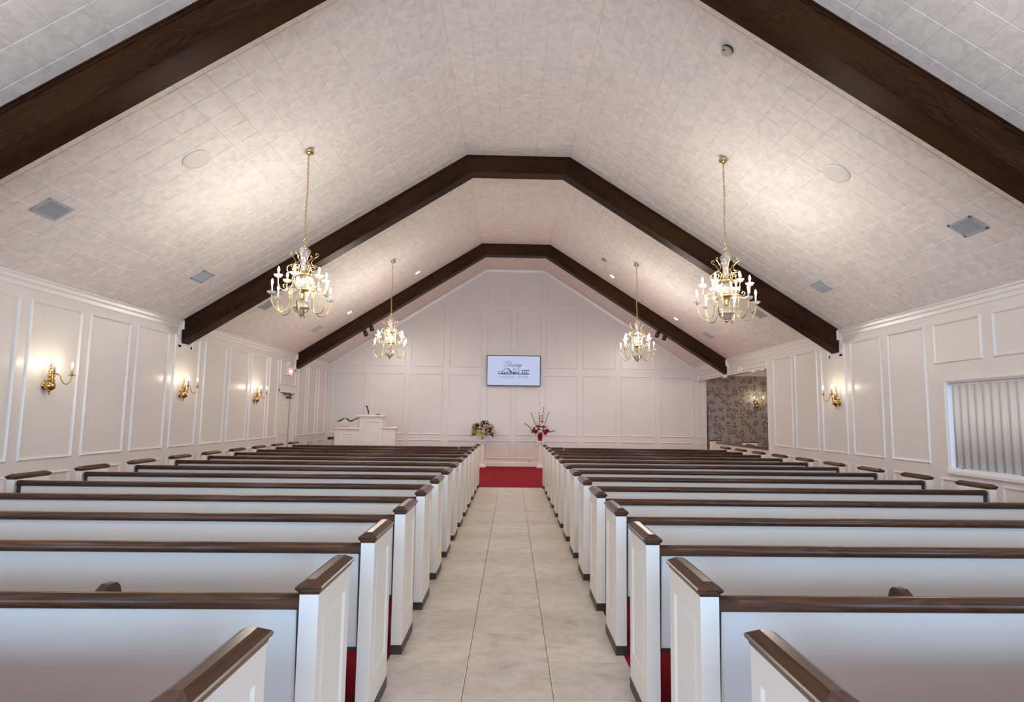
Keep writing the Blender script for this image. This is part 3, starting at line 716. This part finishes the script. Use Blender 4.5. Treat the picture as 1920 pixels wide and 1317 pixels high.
MB().lathe([(.05, .001), (.056, .01), (.075, .17), (.082, .20), (.07, .20), (.03, .19)], n=16).build('vase', M_REDV, fb)
lm = leaf(.15, .020).build('leaf', M_GREEN, fb)
for j in range(60):
    d = dome(); o = lm if j == 0 else link('leaf', lm.data, fb)
    d.y = min(d.y, .1); o.location = (d.x*.16, d.y*.12, .28+d.z*.10); dd = d+Vector((0, 0, random.uniform(-.5, .25)))
    if abs(o.location.x) < .15: dd.z = max(dd.z, .08)
    o.rotation_euler = dd.to_track_quat('Y', 'Z').to_euler(); s_ = random.uniform(.7, 1.2); o.scale = (s_, s_, s_)
kinds = [(pom(.040).build('carnation', M_WHT, fb), [(-.12, -.15, .36), (.01, -.17, .37), (.12, -.14, .355), (-.01, -.19, .28), (.05, -.10, .47), (-.24, -.06, .36)]),
         (petal_flower(.06, 8, .035, .020).build('blossom', M_RED, fb), [(-.20, -.10, .27), (-.13, -.15, .25), (.10, -.16, .28), (.16, -.10, .25), (-.09, -.12, .42), (.08, -.14, .40), (-.04, -.17, .35), (.20, -.08, .30), (0, -.12, .22), (.13, -.13, .22), (-.17, -.10, .35), (.04, -.06, .55)]),
         (petal_flower(.05, 7, .04, .016).build('blossom', M_PINK, fb), [(0, -.03, .66), (.02, -.02, .72), (-.02, -.06, .60), (-.10, -.08, .50)])]
for pr0, pts in kinds:
    for j, p in enumerate(pts): place(pr0, j == 0, fb, p, Vector(p)-Vector((0, .15, .2)))
for tx, tz, bz in ((-.27, .80, .45), (-.04, .82, .5), (.10, .97, .55), (.24, .82, .6), (-.46, .50, .42), (.42, .30, .28), (.07, .70, .4)):
    st = MB(); pts = [Vector((tx*(.25+.75*k/6), -.05, .22+(tz-.22)*(k/6)**.8)) for k in range(7)]
    st.tube(pts, .005, 5)
    for k in range(3, 7):
        st.ball(pts[k], .014, 6, 4, 1.8)
    st.build('spray_stem', M_GREEN, fb)
# outlet on the back wall
ou = thing('wall_outlet', 'white electrical outlet plate low on the gable wall by the red carpet', 'outlet', (.56, YB-.0, .145))
MB().box((-.035, -.008, -.055), (.035, 0, .055)).build('plate', M_CANDLE, ou, bevel=.002)
for zz in (-.022, .022): MB().box((-.014, -.011, zz-.012), (.014, -.007, zz+.012)).build('socket', M_STEEL, ou)

pu = thing('pulpit', 'white panelled pulpit with a lower wing on each side', 'pulpit', (-3.66, 15.7, 0))
def block(mb, x0, x1, y0, y1, z): mb.box((x0, y0, 0), (x1, y1, z)); return mb
block(MB(), -.275, .315, 0, .50, 1.435).build('body', M_PEW, pu)
MB().box((-.36, -.045, 1.435), (.385, .54, 1.478)).build('top_ledge', M_PEW, pu, bevel=.008)
MB().frame((0, 0, 0), (1, 0, 0), (0, 0, 1), (0, -1, 0), (-.13, .25, .235, 1.32), .025, .014).build('panel_molding', M_PEW, pu)
w1 = block(MB(), -.92, -.277, .03, .47, 1.105).build('wing', M_PEW, pu)
MB().box((-.935, -.01, 1.105), (-.235, .50, 1.14)).build('wing_ledge', M_PEW, w1, bevel=.006)
MB().frame((0, .03, 0), (1, 0, 0), (0, 0, 1), (0, -1, 0), (-.77, .25, -.44, 1.0), .025, .013).build('panel_molding', M_PEW, w1)
w2 = MB().prism([(.317, .03), (.62, .16), (.62, .47), (.317, .47)], lambda p: (p[0], p[1], 0), lambda p: (p[0], p[1], 1.13)).build('wing', M_PEW, pu)
MB().prism([(.28, -.02), (.66, .13), (.66, .5), (.317, .5)], lambda p: (p[0], p[1], 1.13), lambda p: (p[0], p[1], 1.165)).build('wing_ledge', M_PEW, w2, bevel=.006)
Ud = Vector((.303, .13, 0)).normalized()
for a, b in ((.035, .135), (.175, .275)): MB().frame((.317, .03, 0), Ud, (0, 0, 1), Vector((Ud.y, -Ud.x, 0)), (a, .25, b, 1.0), .018, .010).build('panel_molding', M_PEW, w2)
mi = thing('microphone', 'black gooseneck microphone leaning over the pulpit top', 'microphone', (-3.76, 15.85, 1.479))
MB().lathe([(.035, 0), (.035, .012), (.012, .02)], n=14).build('base', M_STEEL, mi)
MB().tube([(0, 0, .02), (.004, 0, .08), (-.01, -.01, .14), (-.028, -.02, .19)], [.016, .018, .016, .015], 8).build('stem', M_BLACK, mi)
MB().ball((-.038, -.025, .215), .026, 10, 7, 1.1).build('grille', M_DARKM, mi)
pw = thing('paperweight', 'small dark rounded object lying on the pulpit top beside the microphone', 'ornament', (-3.50, 15.82, 1.479))
MB().lathe([(.05, 0), (.052, .012), (.035, .026), (.0, .03)], n=16).build('body', M_DARKM, pw); MB().lathe([(.056, 0), (.056, .004)], n=16).build('foot', M_STEEL, pw)
pc = thing('pulpit_chair', 'white armchair with black swan-neck crest behind the left pulpit wing', 'chair', (-4.66, 16.75, 0))
M_CREAM = mat('cream_upholstery', (.68, .60, .44), .6)
MB().box((-.19, .20, .40), (.19, .25, 1.235)).build('backrest', M_PEW, pc)
MB().box((-.14, .188, .60), (.14, .205, 1.19)).build('back_pad', M_CREAM, pc, bevel=.008)
MB().prism([(-.19, 1.235), (.19, 1.235), (.025, 1.345), (0, 1.31), (-.025, 1.345)], lambda p: (p[0], .19, p[1]), lambda p: (p[0], .25, p[1])).build('pediment', M_PEW, pc)
for sx in (-1, 1):
    MB().tube([(sx*.215, .20, 1.30), (sx*.16, .20, 1.295), (sx*.10, .20, 1.325), (sx*.055, .20, 1.36), (sx*.02, .20, 1.368)], [.010, .018, .019, .018, .012], 8).build('crest_scroll', M_BLACK, pc)
    ar = MB().box((sx*.25, -.22, .0), (sx*.31, -.16, .80)).box((sx*.25, .14, 0), (sx*.31, .2, .86)).build('arm_frame', M_PEW, pc)
    MB().box((sx*.24, -.26, .80), (sx*.33, .2, .87)).build('armrest', M_BLACK, ar, bevel=.012)
MB().box((-.25, -.2, .36), (.25, .22, .47)).build('seat', M_BLACK, pc, bevel=.02)
for sx in (-1, 1):
    for sy in (-.18, .2): MB().box((sx*.20, sy-.02, 0), (sx*.24, sy+.02, .37)).build('leg', M_PEW, pc)
ms = thing('slanted_stand', 'white slant-topped stand with a black edge between armchair and pulpit', 'stand', (-4.47, 17.2, 0))
MB().prism([(-.10, 0), (.10, 0), (.10, 1.37), (-.10, 1.285)], lambda p: (p[0], 0, p[1]), lambda p: (p[0], .22, p[1])).build('stand_body', M_PEW, ms)
MB().prism([(-.12, 1.275), (.11, 1.375), (.11, 1.40), (-.12, 1.30)], lambda p: (p[0], -.02, p[1]), lambda p: (p[0], .24, p[1])).build('black_edge', M_BLACK, ms)

# wall screen
tv = thing('wall_screen', 'large flat screen showing a funeral home logo on the gable wall', 'screen', (.045, YB, 2.862))
MB().box((-.815, -.10, -.465), (.815, -.06, .465)).build('bezel', M_TVB, tv, bevel=.004)
MB().box((-.5, -.06, -.25), (.5, -.005, .25)).build('wall_bracket', M_BLACK, tv)
scr = MB().box((-.79, -.1015, -.437), (.79, -.0995, .44)).build('screen', M_SCREEN, tv)
def TM(x, z): return Matrix(((1, 0, 0, x), (0, 0, -1, -.103), (0, 1, 0, z), (0, 0, 0, 1)))
text('FUNERAL HOME', 'lettering', .082, TM(.005, -.215), scr, M_INKG, space=1.62)
GL = {'B': ([[(.10, .02), (.17, .30), (.25, .62), (.30, .74)], [(-.12, .52), (-.16, .62), (-.05, .74), (.15, .78), (.38, .78), (.50, .70), (.44, .56), (.30, .48), (.22, .46)], [(.22, .46), (.38, .44), (.46, .32), (.40, .12), (.24, .0), (.06, .01), (-.06, .1), (-.02, .18)]], .56),
      'l': ([[(0, .08), (.10, .16), (.22, .50), (.26, .74), (.20, .78), (.14, .60), (.10, .20), (.13, .03), (.20, .03), (.28, .10)]], .27),
      'e': ([[(0, .13), (.12, .17), (.22, .27), (.19, .37), (.10, .35), (.05, .18), (.09, .03), (.19, .02), (.30, .13)]], .30),
      's': ([[(0, .10), (.10, .24), (.17, .39), (.19, .24), (.21, .08), (.13, .0), (.04, .05)], [(.13, .0), (.24, .04), (.30, .11)]], .29),
      'i': ([[(0, .09), (.08, .22), (.12, .36), (.08, .10), (.11, .02), (.18, .05), (.22, .10)], [(.155, .50), (.16, .53)]], .21),
      'n': ([[(0, .09), (.06, .30), (.10, .34), (.06, .02), (.14, .28), (.22, .36), (.25, .28), (.21, .08), (.26, .02), (.33, .10)]], .32),
      'g': ([[(.20, .32), (.10, .36), (.02, .20), (.05, .04), (.14, .08), (.22, .34), (.16, -.06), (.06, -.30), (-.06, -.34), (-.06, -.22), (.10, -.08), (.30, .10)]], .3)}
lt = MB(); xx = -.30; SC = .205
for ch in 'Blessing':
    st, wd = GL[ch]
    for s_ in st:
        pts = [Vector((xx+(a+b*.38)*SC, -.104, .125+b*SC)) for a, b in s_]
        fine = []
        for k in range(len(pts)-1):
            p0 = pts[max(k-1, 0)]; p1 = pts[k]; p2 = pts[k+1]; p3 = pts[min(k+2, len(pts)-1)]
            for q in range(3):
                t = q/3; fine.append(.5*((2*p1)+(p2-p0)*t+(2*p0-5*p1+4*p2-p3)*t*t+(3*p1-p0-3*p2+p3)*t**3))
        fine.append(pts[-1]); lt.tube(fine, .0042, 4)
    xx += wd*SC
lt.build('script_lettering', M_INK, scr)
lg = MB(); LY = -.103
def lp(pts): lg.prism(pts, lambda p: (p[0]-.045, LY, p[1]-2.862), lambda p: (p[0]-.045, LY+.002, p[1]-2.862))
def lpx(pts): lp([(-.77+(a-192)/1483*1.635, 3.33-(b-228)/847*.925) for a, b in pts])   # measured on the screen in the photo
lpx([(480, 758), (1365, 758), (1365, 735), (1330, 738), (700, 735), (520, 738)])
lpx([(590, 690), (720, 585), (735, 590), (605, 695)]); lpx([(720, 585), (790, 600), (910, 715), (840, 720), (800, 640)])
lpx([(500, 690), (575, 683), (560, 700), (505, 705)])
lpx([(1140, 632), (1355, 625), (1358, 645), (1350, 668), (1335, 645), (1160, 648)])
for a, b, c, d in ((600, 705, 640, 735), (665, 695, 690, 735), (715, 700, 790, 722), (900, 690, 1010, 712), (1020, 690, 1090, 706), (920, 715, 960, 740), (985, 718, 1010, 738), (1050, 700, 1070, 735), (1160, 690, 1195, 735), (1215, 710, 1240, 738), (1265, 715, 1300, 738), (1170, 668, 1330, 678), (1240, 700, 1320, 712)):
    lpx([(a, b), (c, b), (c, d), (a, d)])
for cx_, cy_ in ((920, 620), (960, 600), (990, 640), (930, 655), (1060, 650), (1100, 640), (760, 660)):
    for k in range(5):
        a = k*1.3; lpx([(cx_, cy_+30), (cx_+4, cy_+30), (cx_+24*math.cos(a)+2, cy_+24*math.sin(a)), (cx_+24*math.cos(a)-2, cy_+24*math.sin(a)-3)])
lg.build('building_logo', M_INK, scr)

# ------------------------------------------------------------------ sconces
def sconce():
    t = thing('wall_sconce', '', 'sconce')
    # local: +x out of the wall, z up, origin at the wall
    MB().lathe([(.055, 0), (.06, .008), (.03, .018)], (0, 0, 0), 18, True, Matrix.Rotation(PI/2, 4, 'Y')).build('wall_plate', M_BRASSD, t)
    bd = MB().ball((.055, 0, -.005), .062, 16, 10); bd.lathe([(.004, -.115), (.012, -.10), (.006, -.085), (.016, -.07), (.02, -.06)], (.055, 0, 0), 10)
    bd.lathe([(.03, .05), (.014, .075), (.026, .10), (.03, .125), (.016, .15), (.026, .165), (.012, .185), (.012, .20), (.018, .21), (.008, .225), (.008, .235)], (.055, 0, 0), 12)
    bd.tube([(.055, .016*math.sin(2*PI*k/14)*1.0, .252+.018*math.cos(2*PI*k/14)) for k in range(14)], .004, 5, True)
    bd.build('ball_stem', M_BRASSD, t)
    for sy in (-1, 1):
        E = Vector((.20, sy*.14, 0)); S = Vector((.065, 0, 0)); r = E-S
        P = lambda u, z: tuple(S+r*u+Vector((0, 0, z)))
        pts = [P(0, .06), P(.12, .085), P(.22, .125), P(.34, .14), P(.44, .115), P(.52, .06), P(.65, .025), P(.80, .02), P(.93, .045), P(1.0, .10), P(1.0, .125)]
        a = MB().tube(pts, .006, 7)
        sc = [P(.16+.07*(1-k/14)*math.cos(k*.75), .055+.016*(1-k/14)*math.sin(k*.75)) for k in range(12)]
        a.tube(sc, .004, 5); ao_ = a.build('arm', M_BRASSD, t)
        MB().lathe([(.008, 0), (.02, .006), (.042, .012), (.044, .016), (.012, .016), (.014, .035), (.016, .035)], n=16).build('drip_pan', M_BRASSD, ao_, (E.x, E.y, .12))
        MB().lathe([(.0115, 0), (.0115, .075), (.007, .078)], n=10).build('candle', M_CANDLE, ao_, (E.x, E.y, .152))
        MB().lathe([(.006, 0), (.011, .012), (.013, .025), (.008, .045), (.002, .062)], n=9).build('bulb', M_BULB, ao_, (E.x, E.y, .230))
        l = bpy.data.lights.new('sconce_bulb', 'POINT'); l.energy = SCONCE_W; l.color = (1, .84, .64); l.shadow_soft_size = .012
        lo = bpy.data.objects.new('sconce_light', l); COL.objects.link(lo); lo.parent = ao_; lo.location = (E.x, E.y, .258)
    return t
sp0 = sconce()
for k, (x, y, z, rz, lab) in enumerate([(XL, 7.20, 1.785, 0, 'brass two-candle wall sconce on the left wall, the one nearest the camera'), (XL, 10.10, 1.785, 0, 'brass two-candle wall sconce on the left wall below the middle beam end'),
        (XL, 12.97, 1.785, 0, 'brass two-candle wall sconce on the left wall nearest the exit door'), (XR, 10.08, 1.80, PI, 'brass two-candle wall sconce on the white right wall below the beam end'),
        (7.50, YA, 1.90, -PI/2, 'brass two-candle wall sconce on the floral wallpaper')]):
    o = sp0 if k == 0 else dup(sp0)
    o.location = (x, y, z); o.rotation_euler = (0, 0, rz); relabel(o, lab, 'two-candle brass sconces')

# ------------------------------------------------------------------ chandeliers (local origin at the canopy on the ceiling; z down)
def chandelier():
    t = thing('chandelier', '', 'chandelier')
    Z = lambda z: z-4.85
    MB().lathe([(.012, Z(4.775)), (.03, Z(4.782)), (.055, Z(4.80)), (.062, Z(4.815)), (.062, Z(4.83)), (.03, Z(4.87))], n=20).build('canopy', M_BRASS, t)
    ch = MB(); z = 4.79; k = 0
    while z > 3.67:
        pts = []
        for q in range(10):
            a = 2*PI*q/10; u = .0115*math.cos(a); h = .022*math.sin(a)
            pts.append((u+.004*math.sin(z*9), 0, Z(z)+h-.018) if k % 2 == 0 else (.004*math.sin(z*9), u, Z(z)+h-.018))
        ch.tube(pts, .0036, 5, True); z -= .031; k += 1
    ch.build('chain', M_BRASS, t)
    MB().tube([(.028*math.cos(2*PI*q/14), 0, Z(3.635)+.03*math.sin(2*PI*q/14)) for q in range(14)], .0045, 6, True).build('hanging_loop', M_BRASS, t)
    cu = MB().lathe([(.012, Z(3.26)), (.035, Z(3.275)), (.03, Z(3.31)), (.034, Z(3.38)), (.046, Z(3.45)), (.066, Z(3.50)), (.072, Z(3.525)), (.06, Z(3.55)), (.035, Z(3.575)), (.012, Z(3.585))], n=16)
    cu.build('crystal_urn', M_CRYSTAL, t)
    MB().lathe([(.006, Z(3.575)), (.014, Z(3.59)), (.008, Z(3.61)), (.004, Z(3.62))], n=10).build('top_finial', M_BRASS, t)
    # upper scrolls
    for q in range(6):
        s1 = MB(); pts = []
        for k in range(13):           # top curl
            a = -PI*.55 + k*.52; r = .030*(1-k/15)
            pts.append((.150+r*math.cos(a), 0, Z(3.485)+r*math.sin(a)))
        pts = pts[::-1]
        pts += [(.115, 0, Z(3.425)), (.090, 0, Z(3.385)), (.105, 0, Z(3.35)), (.150, 0, Z(3.335)), (.185, 0, Z(3.31)), (.19, 0, Z(3.27)), (.165, 0, Z(3.235)), (.11, 0, Z(3.225))]
        s1.tube(pts, .0045, 5)
        pts2 = [(.112+.040*(1-k/18)*math.cos(.6+k*.55), 0, Z(3.29)+.040*(1-k/18)*math.sin(.6+k*.55)) for k in range(15)]
        s1.tube(pts2, .004, 5)
        o = s1.build('scroll', M_BRASS, t) if q == 0 else link('scroll', sm_, t)
        sm_ = o.data; o.rotation_euler = (0, 0, q*PI/3+.26)
    MB().lathe([(.01, Z(3.19)), (.06, Z(3.195)), (.115, Z(3.205)), (.12, Z(3.215)), (.05, Z(3.235)), (.045, Z(3.25)), (.02, Z(3.275))], n=18).build('upper_hub', M_BRASS, t)
    MB().lathe([(.02, Z(3.035)), (.06, Z(3.045)), (.085, Z(3.08)), (.092, Z(3.12)), (.08, Z(3.16)), (.05, Z(3.185)), (.02, Z(3.19))], n=16).build('crystal_bowl', M_CRYSTAL, t)
    MB().lathe([(.02, Z(2.90)), (.035, Z(2.915)), (.022, Z(2.94)), (.045, Z(2.965)), (.03, Z(2.995)), (.085, Z(3.015)), (.09, Z(3.03)), (.05, Z(3.04))], n=16).build('lower_hub', M_BRASS, t)
    MB().lathe([(.012, Z(2.715)), (.045, Z(2.725)), (.082, Z(2.755)), (.096, Z(2.795)), (.092, Z(2.835)), (.065, Z(2.87)), (.03, Z(2.895)), (.02, Z(2.90))], n=18).build('crystal_ball', M_CRYSTAL, t)
    MB().lathe([(.098, Z(2.797)), (.100, Z(2.801)), (.098, Z(2.806)), (.094, Z(2.801))], n=20).build('ball_band', M_BRASS, t)
    MB().lathe([(.003, Z(2.665)), (.009, Z(2.675)), (.005, Z(2.685)), (.03, Z(2.70)), (.034, Z(2.71)), (.014, Z(2.72))], n=12).build('bottom_finial', M_BRASS, t)
    def arm(kind):
        if kind == 'u':
            R, zb = .285, 3.155
            pts = [(.06, 0, Z(3.205)), (.10, 0, Z(3.20)), (.118, 0, Z(3.18)), (.12, 0, Z(3.12)), (.122, 0, Z(3.07)), (.14, 0, Z(3.025)), (.175, 0, Z(2.995)), (.215, 0, Z(2.99)), (.252, 0, Z(3.01)), (.277, 0, Z(3.05)), (.285, 0, Z(3.10)), (R, 0, Z(zb))]
            cc, r0 = (.20, 3.055), .030
        else:
            R, zb = .365, 2.925
            pts = [(.05, 0, Z(3.02)), (.09, 0, Z(3.045)), (.13, 0, Z(3.04)), (.150, 0, Z(3.00)), (.153, 0, Z(2.93)), (.155, 0, Z(2.84)), (.165, 0, Z(2.785)), (.195, 0, Z(2.74)), (.235, 0, Z(2.715)), (.285, 0, Z(2.72)), (.33, 0, Z(2.76)), (.36, 0, Z(2.83)), (.365, 0, Z(2.89)), (R, 0, Z(zb))]
            cc, r0 = (.245, 2.775), .032
        a = MB().tube(pts, .0062, 7)
        a.tube([(cc[0]+r0*(1-k/17)*math.cos(-1.6+k*.55), 0, Z(cc[1])+r0*(1-k/17)*math.sin(-1.6+k*.55)) for k in range(14)], .0035, 5)
        for zz in (zb-.018, zb-.036): a.lathe([(.006, -.003), (.011, 0), (.006, .003)], (R, 0, Z(zz)), 9)
        if kind == 'l': a.lathe([(.006, -.006), (.011, 0), (.006, .006)], (.1535, 0, Z(2.90)), 9)
        return a, R, zb
    for kind in ('u', 'l'):
        a, R, zb = arm(kind); Zb = Z(zb); cl_ = .062 if kind == 'u' else .118
        am = None
        for q in range(6):
            ang = q*PI/3 + (.52 if kind == 'u' else -PI/2+.18)
            if am is None:
                o = a.build('arm', M_BRASS, t); am = o.data
                n = 16
                prof = [(.010, -.012), (.030, -.006), (.048, .012), (.054, .030), (.0515, .030), (.044, .014), (.026, .002), (.010, 0)]
                b_ = MB(); rings = []
                for r, z in prof:
                    rings.append([(r*(1+(.05 if i % 2 else -.05)*(r/.054))*math.cos(2*PI*i/n), r*(1+(.05 if i % 2 else -.05)*(r/.054))*math.sin(2*PI*i/n), z) for i in range(n)])
                b_.loft(rings, True, True)
                bo = b_.build('bobeche', M_CRYSTAL, o, (R, 0, Zb))
                co = MB().lathe([(.010, 0), (.010, cl_), (.006, cl_+.003)], n=10).build('candle', M_CANDLE, o, (R, 0, Zb))
                uo = MB().lathe([(.006, 0), (.012, .012), (.0145, .026), (.010, .045), (.003, .066)], n=9).build('bulb', M_BULB, o, (R, 0, Zb+cl_))
                pl = bpy.data.lights.new('candle_bulb', 'POINT'); pl.energy = BULB_W; pl.color = (1, .92, .81); pl.shadow_soft_size = .012
                ll = bpy.data.objects.new('candle_light', pl); COL.objects.link(ll); ll.parent = o; ll.location = (R, 0, Zb+cl_+.03)
                kids = (bo, co, uo, ll)
            else:
                o = link('arm', am, t)
                for c_ in kids:
                    c2 = c_.copy(); COL.objects.link(c2); c2.parent = o
            o.rotation_euler = (0, 0, ang)
    return t
c0 = chandelier()
for k, (x, y, z, lab) in enumerate([(-2.63, 7.39, 4.85, 'brass and crystal candle chandelier left of the aisle, the nearer, larger-looking one'), (2.70, 7.40, 4.87, 'brass and crystal candle chandelier right of the aisle, the nearer, larger-looking one'),
        (-2.63, 12.81, 4.85, 'brass and crystal candle chandelier left of the screen, before the farthest beam'), (2.70, 12.80, 4.87, 'brass and crystal candle chandelier right of the screen, before the farthest beam'),
        (-2.63, 1.97, 4.85, 'unseen brass chandelier added over the nearest pews left of the aisle, above the picture'), (2.70, 1.97, 4.87, 'unseen brass chandelier added over the nearest pews right of the aisle, above the picture')]):  # nearest pair is out of view, added to light the near ceiling
    o = c0 if k == 0 else dup(c0)
    o.location = (x, y, z); o.rotation_euler = (0, 0, [0, .25, .1, -.12, 0, 0][k]); relabel(o, lab, 'brass and crystal chandeliers')

# ------------------------------------------------------------------ ceiling fixtures
def ceil_frame(side, x, y):
    if side == 'l':
        X_, n = -SL, NLn; z = ZL+(x-XL)*SL.z/SL.x
    else:
        X_, n = SR, NRn; z = ZR+(x-XR)*SR.z/SR.x
    Yv = Vector((0, 1, 0)); M_ = Matrix.Identity(4)
    for i in range(3): M_[i][0], M_[i][1], M_[i][2], M_[i][3] = X_[i], Yv[i], n[i], (x, y, z)[i]
    return M_
def vent():
    t = thing('ceiling_vent', '', 'vent')
    hx, hy = .118, .160
    f = MB()
    for a, b in (((-hx, -hy), (hx, -hy+.028)), ((-hx, hy-.028), (hx, hy)), ((-hx, -hy), (-hx+.028, hy)), ((hx-.028, -hy), (hx, hy))): f.box((a[0], a[1], .0035), (b[0], b[1], .016))
    f.build('frame', M_STEEL, t)
    MB().box((-hx+.02, -hy+.02, .003), (hx-.02, hy-.02, .006)).build('duct', M_VOID, t)
    s0 = MB().prism([(-.007, .006), (.004, .0145), (.007, .0145), (-.004, .006)], lambda p: (-hx+.026, p[0], p[1]), lambda p: (hx-.026, p[0], p[1])).build('louver', M_STEEL, t)
    nl = 15
    for k in range(nl):
        o = s0 if k == 0 else link('louver', s0.data, t)
        o.location = (0, -hy+.04+k*(2*hy-.08)/(nl-1), 0)
    MB().box((.002, -hy+.02, .013), (.006, hy-.02, .0155)).build('mullion', M_STEEL, t)
    return t
v0 = vent()
wh = {'l': 'left', 'r': 'right'}
for k, (s, x, y, lab) in enumerate([('l', -4.69, 6.0, 'grey louvred vent in the left ceiling slope nearest the camera'), ('l', -4.68, 8.94, 'grey louvred vent in the left ceiling slope just before the middle beam'), ('l', -4.68, 11.32, 'grey louvred vent in the left ceiling slope just past the middle beam'), ('l', -4.69, 14.28, 'small-looking louvred vent in the left ceiling slope before the farthest beam'),
        ('r', 4.77, 6.0, 'grey louvred vent in the right ceiling slope nearest the camera'), ('r', 4.76, 8.97, 'grey louvred vent in the right ceiling slope just before the middle beam'), ('r', 4.78, 11.35, 'grey louvred vent in the right ceiling slope just past the middle beam'), ('r', 4.78, 14.37, 'small-looking louvred vent in the right ceiling slope before the farthest beam')]):
    o = v0 if k == 0 else dup(v0)
    o.matrix_world = ceil_frame(s, x, y); relabel(o, lab, 'louvred ceiling vents')
M_GRILLE = mat('speaker_grille', (.50, .475, .45), .6)
def speaker():
    t = thing('ceiling_speaker', '', 'speaker')
    MB().lathe([(.093, .0042), (.155, .0042), (.155, .010), (.150, .013), (.10, .015), (.093, .013)], n=40).build('rim', M_CEILF, t)
    MB().lathe([(.001, .0044), (.094, .0044), (.094, .007), (.001, .007)], n=32).build('grille', M_GRILLE, t)
    rg = None
    for r in (.09, .072, .054, .036, .018):
        MB().lathe([(r-.006, .006), (r, .011), (r-.002, .013), (r-.008, .012)], n=32).build('ring', M_CEILF, t)
    return t
M_CEILF = mat('fixture_white', (.735, .69, .645), .45)
s_0 = speaker()
for k, (s, x, y, lab) in enumerate([('l', -3.52, 6.44, 'round white speaker set in the left ceiling slope'), ('r', 3.63, 6.42, 'round white speaker set in the right ceiling slope')]):
    o = s_0 if k == 0 else dup(s_0)
    o.matrix_world = ceil_frame(s, x, y); relabel(o, lab, 'round ceiling speakers')
M_TAN = mat('aged_cream_plastic', (.56, .51, .37), .5)
def smoke():
    t = thing('smoke_detector', '', 'smoke detector')
    MB().lathe([(.04, .0042), (.062, .0042), (.062, .018), (.04, .018)], n=28).build('mount', M_BLACK, t)
    MB().lathe([(.05, .018), (.059, .020), (.060, .040), (.055, .047), (.052, .048), (.001, .052)], n=28).build('cover', M_TAN, t)
    MB().lathe([(.001, .05), (.010, .05), (.009, .058), (.001, .058)], (.03, -.025, 0), 12).build('test_lamp', M_DARKM, t)
    return t
d0 = smoke()
for k, (x, y, lab) in enumerate([(2.14, 5.67, 'round cream smoke detector high in the right ceiling slope near the nearest beam'), (2.15, 13.84, 'small-looking smoke detector in the right slope above the far chandelier')]):
    o = d0 if k == 0 else dup(d0)
    o.matrix_world = ceil_frame('r', x, y); relabel(o, lab, 'round smoke detectors')
def downlight():
    t = thing('recessed_light', '', 'light')
    MB().lathe([(.062, .0042), (.085, .0042), (.084, .010), (.066, .012), (.060, .006)], n=28).build('trim_ring', M_CEILF, t)
    MB().lathe([(.001, .0046), (.061, .0046), (.061, .0062), (.001, .0062)], n=24).build('lens', M_LED, t)
    l = bpy.data.lights.new('downlight_lamp', 'SPOT'); l.energy = SPOT_W; l.spot_size = math.radians(120); l.spot_blend = .6; l.color = (1, .93, .84); l.shadow_soft_size = .05
    lo = bpy.data.objects.new('downlight_lamp', l); COL.objects.link(lo); lo.parent = t; lo.location = (0, 0, .02); lo.rotation_euler = (PI, 0, 0)
    return t
r0 = downlight()
for k, (s, x, y, lab) in enumerate([('l', -2.38, 14.57, 'lit recessed light in the left ceiling slope, the one nearer the ridge'), ('l', -4.0, 14.52, 'lit recessed light in the left ceiling slope, the one nearer the side wall'),
        ('r', 2.47, 14.63, 'lit recessed light in the right ceiling slope, the one nearer the ridge'), ('r', 4.09, 14.71, 'lit recessed light in the right ceiling slope, the one nearer the side wall')]):
    o = r0 if k == 0 else dup(r0)
    o.matrix_world = ceil_frame(s, x, y); relabel(o, lab, 'recessed lights before the farthest beam')
# spotlights behind the farthest beam
def can():
    t = thing('spotlight', '', 'spotlight')
    MB().lathe([(.001, -.10), (.052, -.10), (.055, -.06), (.05, .04), (.02, .055)], n=16, M=Matrix.Rotation(.5, 4, 'X')).build('can', M_DARKM, t)
    MB().tube([(0, .0, .05), (0, 0, .13)], .012, 8).build('stem', M_DARKM, t)
    l = bpy.data.lights.new('spotlight_lamp', 'SPOT'); l.energy = CAN_W; l.spot_size = math.radians(150); l.spot_blend = 1.0; l.color = (1, .93, .86); l.shadow_soft_size = .04
    lo = bpy.data.objects.new('spotlight_lamp', l); COL.objects.link(lo); lo.parent = t; lo.location = (0, .055, -.115); lo.rotation_euler = (.75, 0, 0)
    return t
k0 = can()
for k, (x, z, lab) in enumerate([(-3.88, 3.64, 'bronze spotlight behind the farthest beam on the left, the lower of two'), (-3.73, 3.78, 'bronze spotlight behind the farthest beam on the left, the upper of two'),
        (3.86, 3.73, 'bronze spotlight behind the farthest beam on the right, the upper of two'), (4.05, 3.66, 'bronze spotlight behind the farthest beam on the right, the lower of two')]):
    o = k0 if k == 0 else dup(k0)
    o.location = (x, 15.68, z); o.rotation_euler = (0, 0, .6 if x > 0 else -.6); relabel(o, lab, 'bronze spotlights behind the farthest beam')
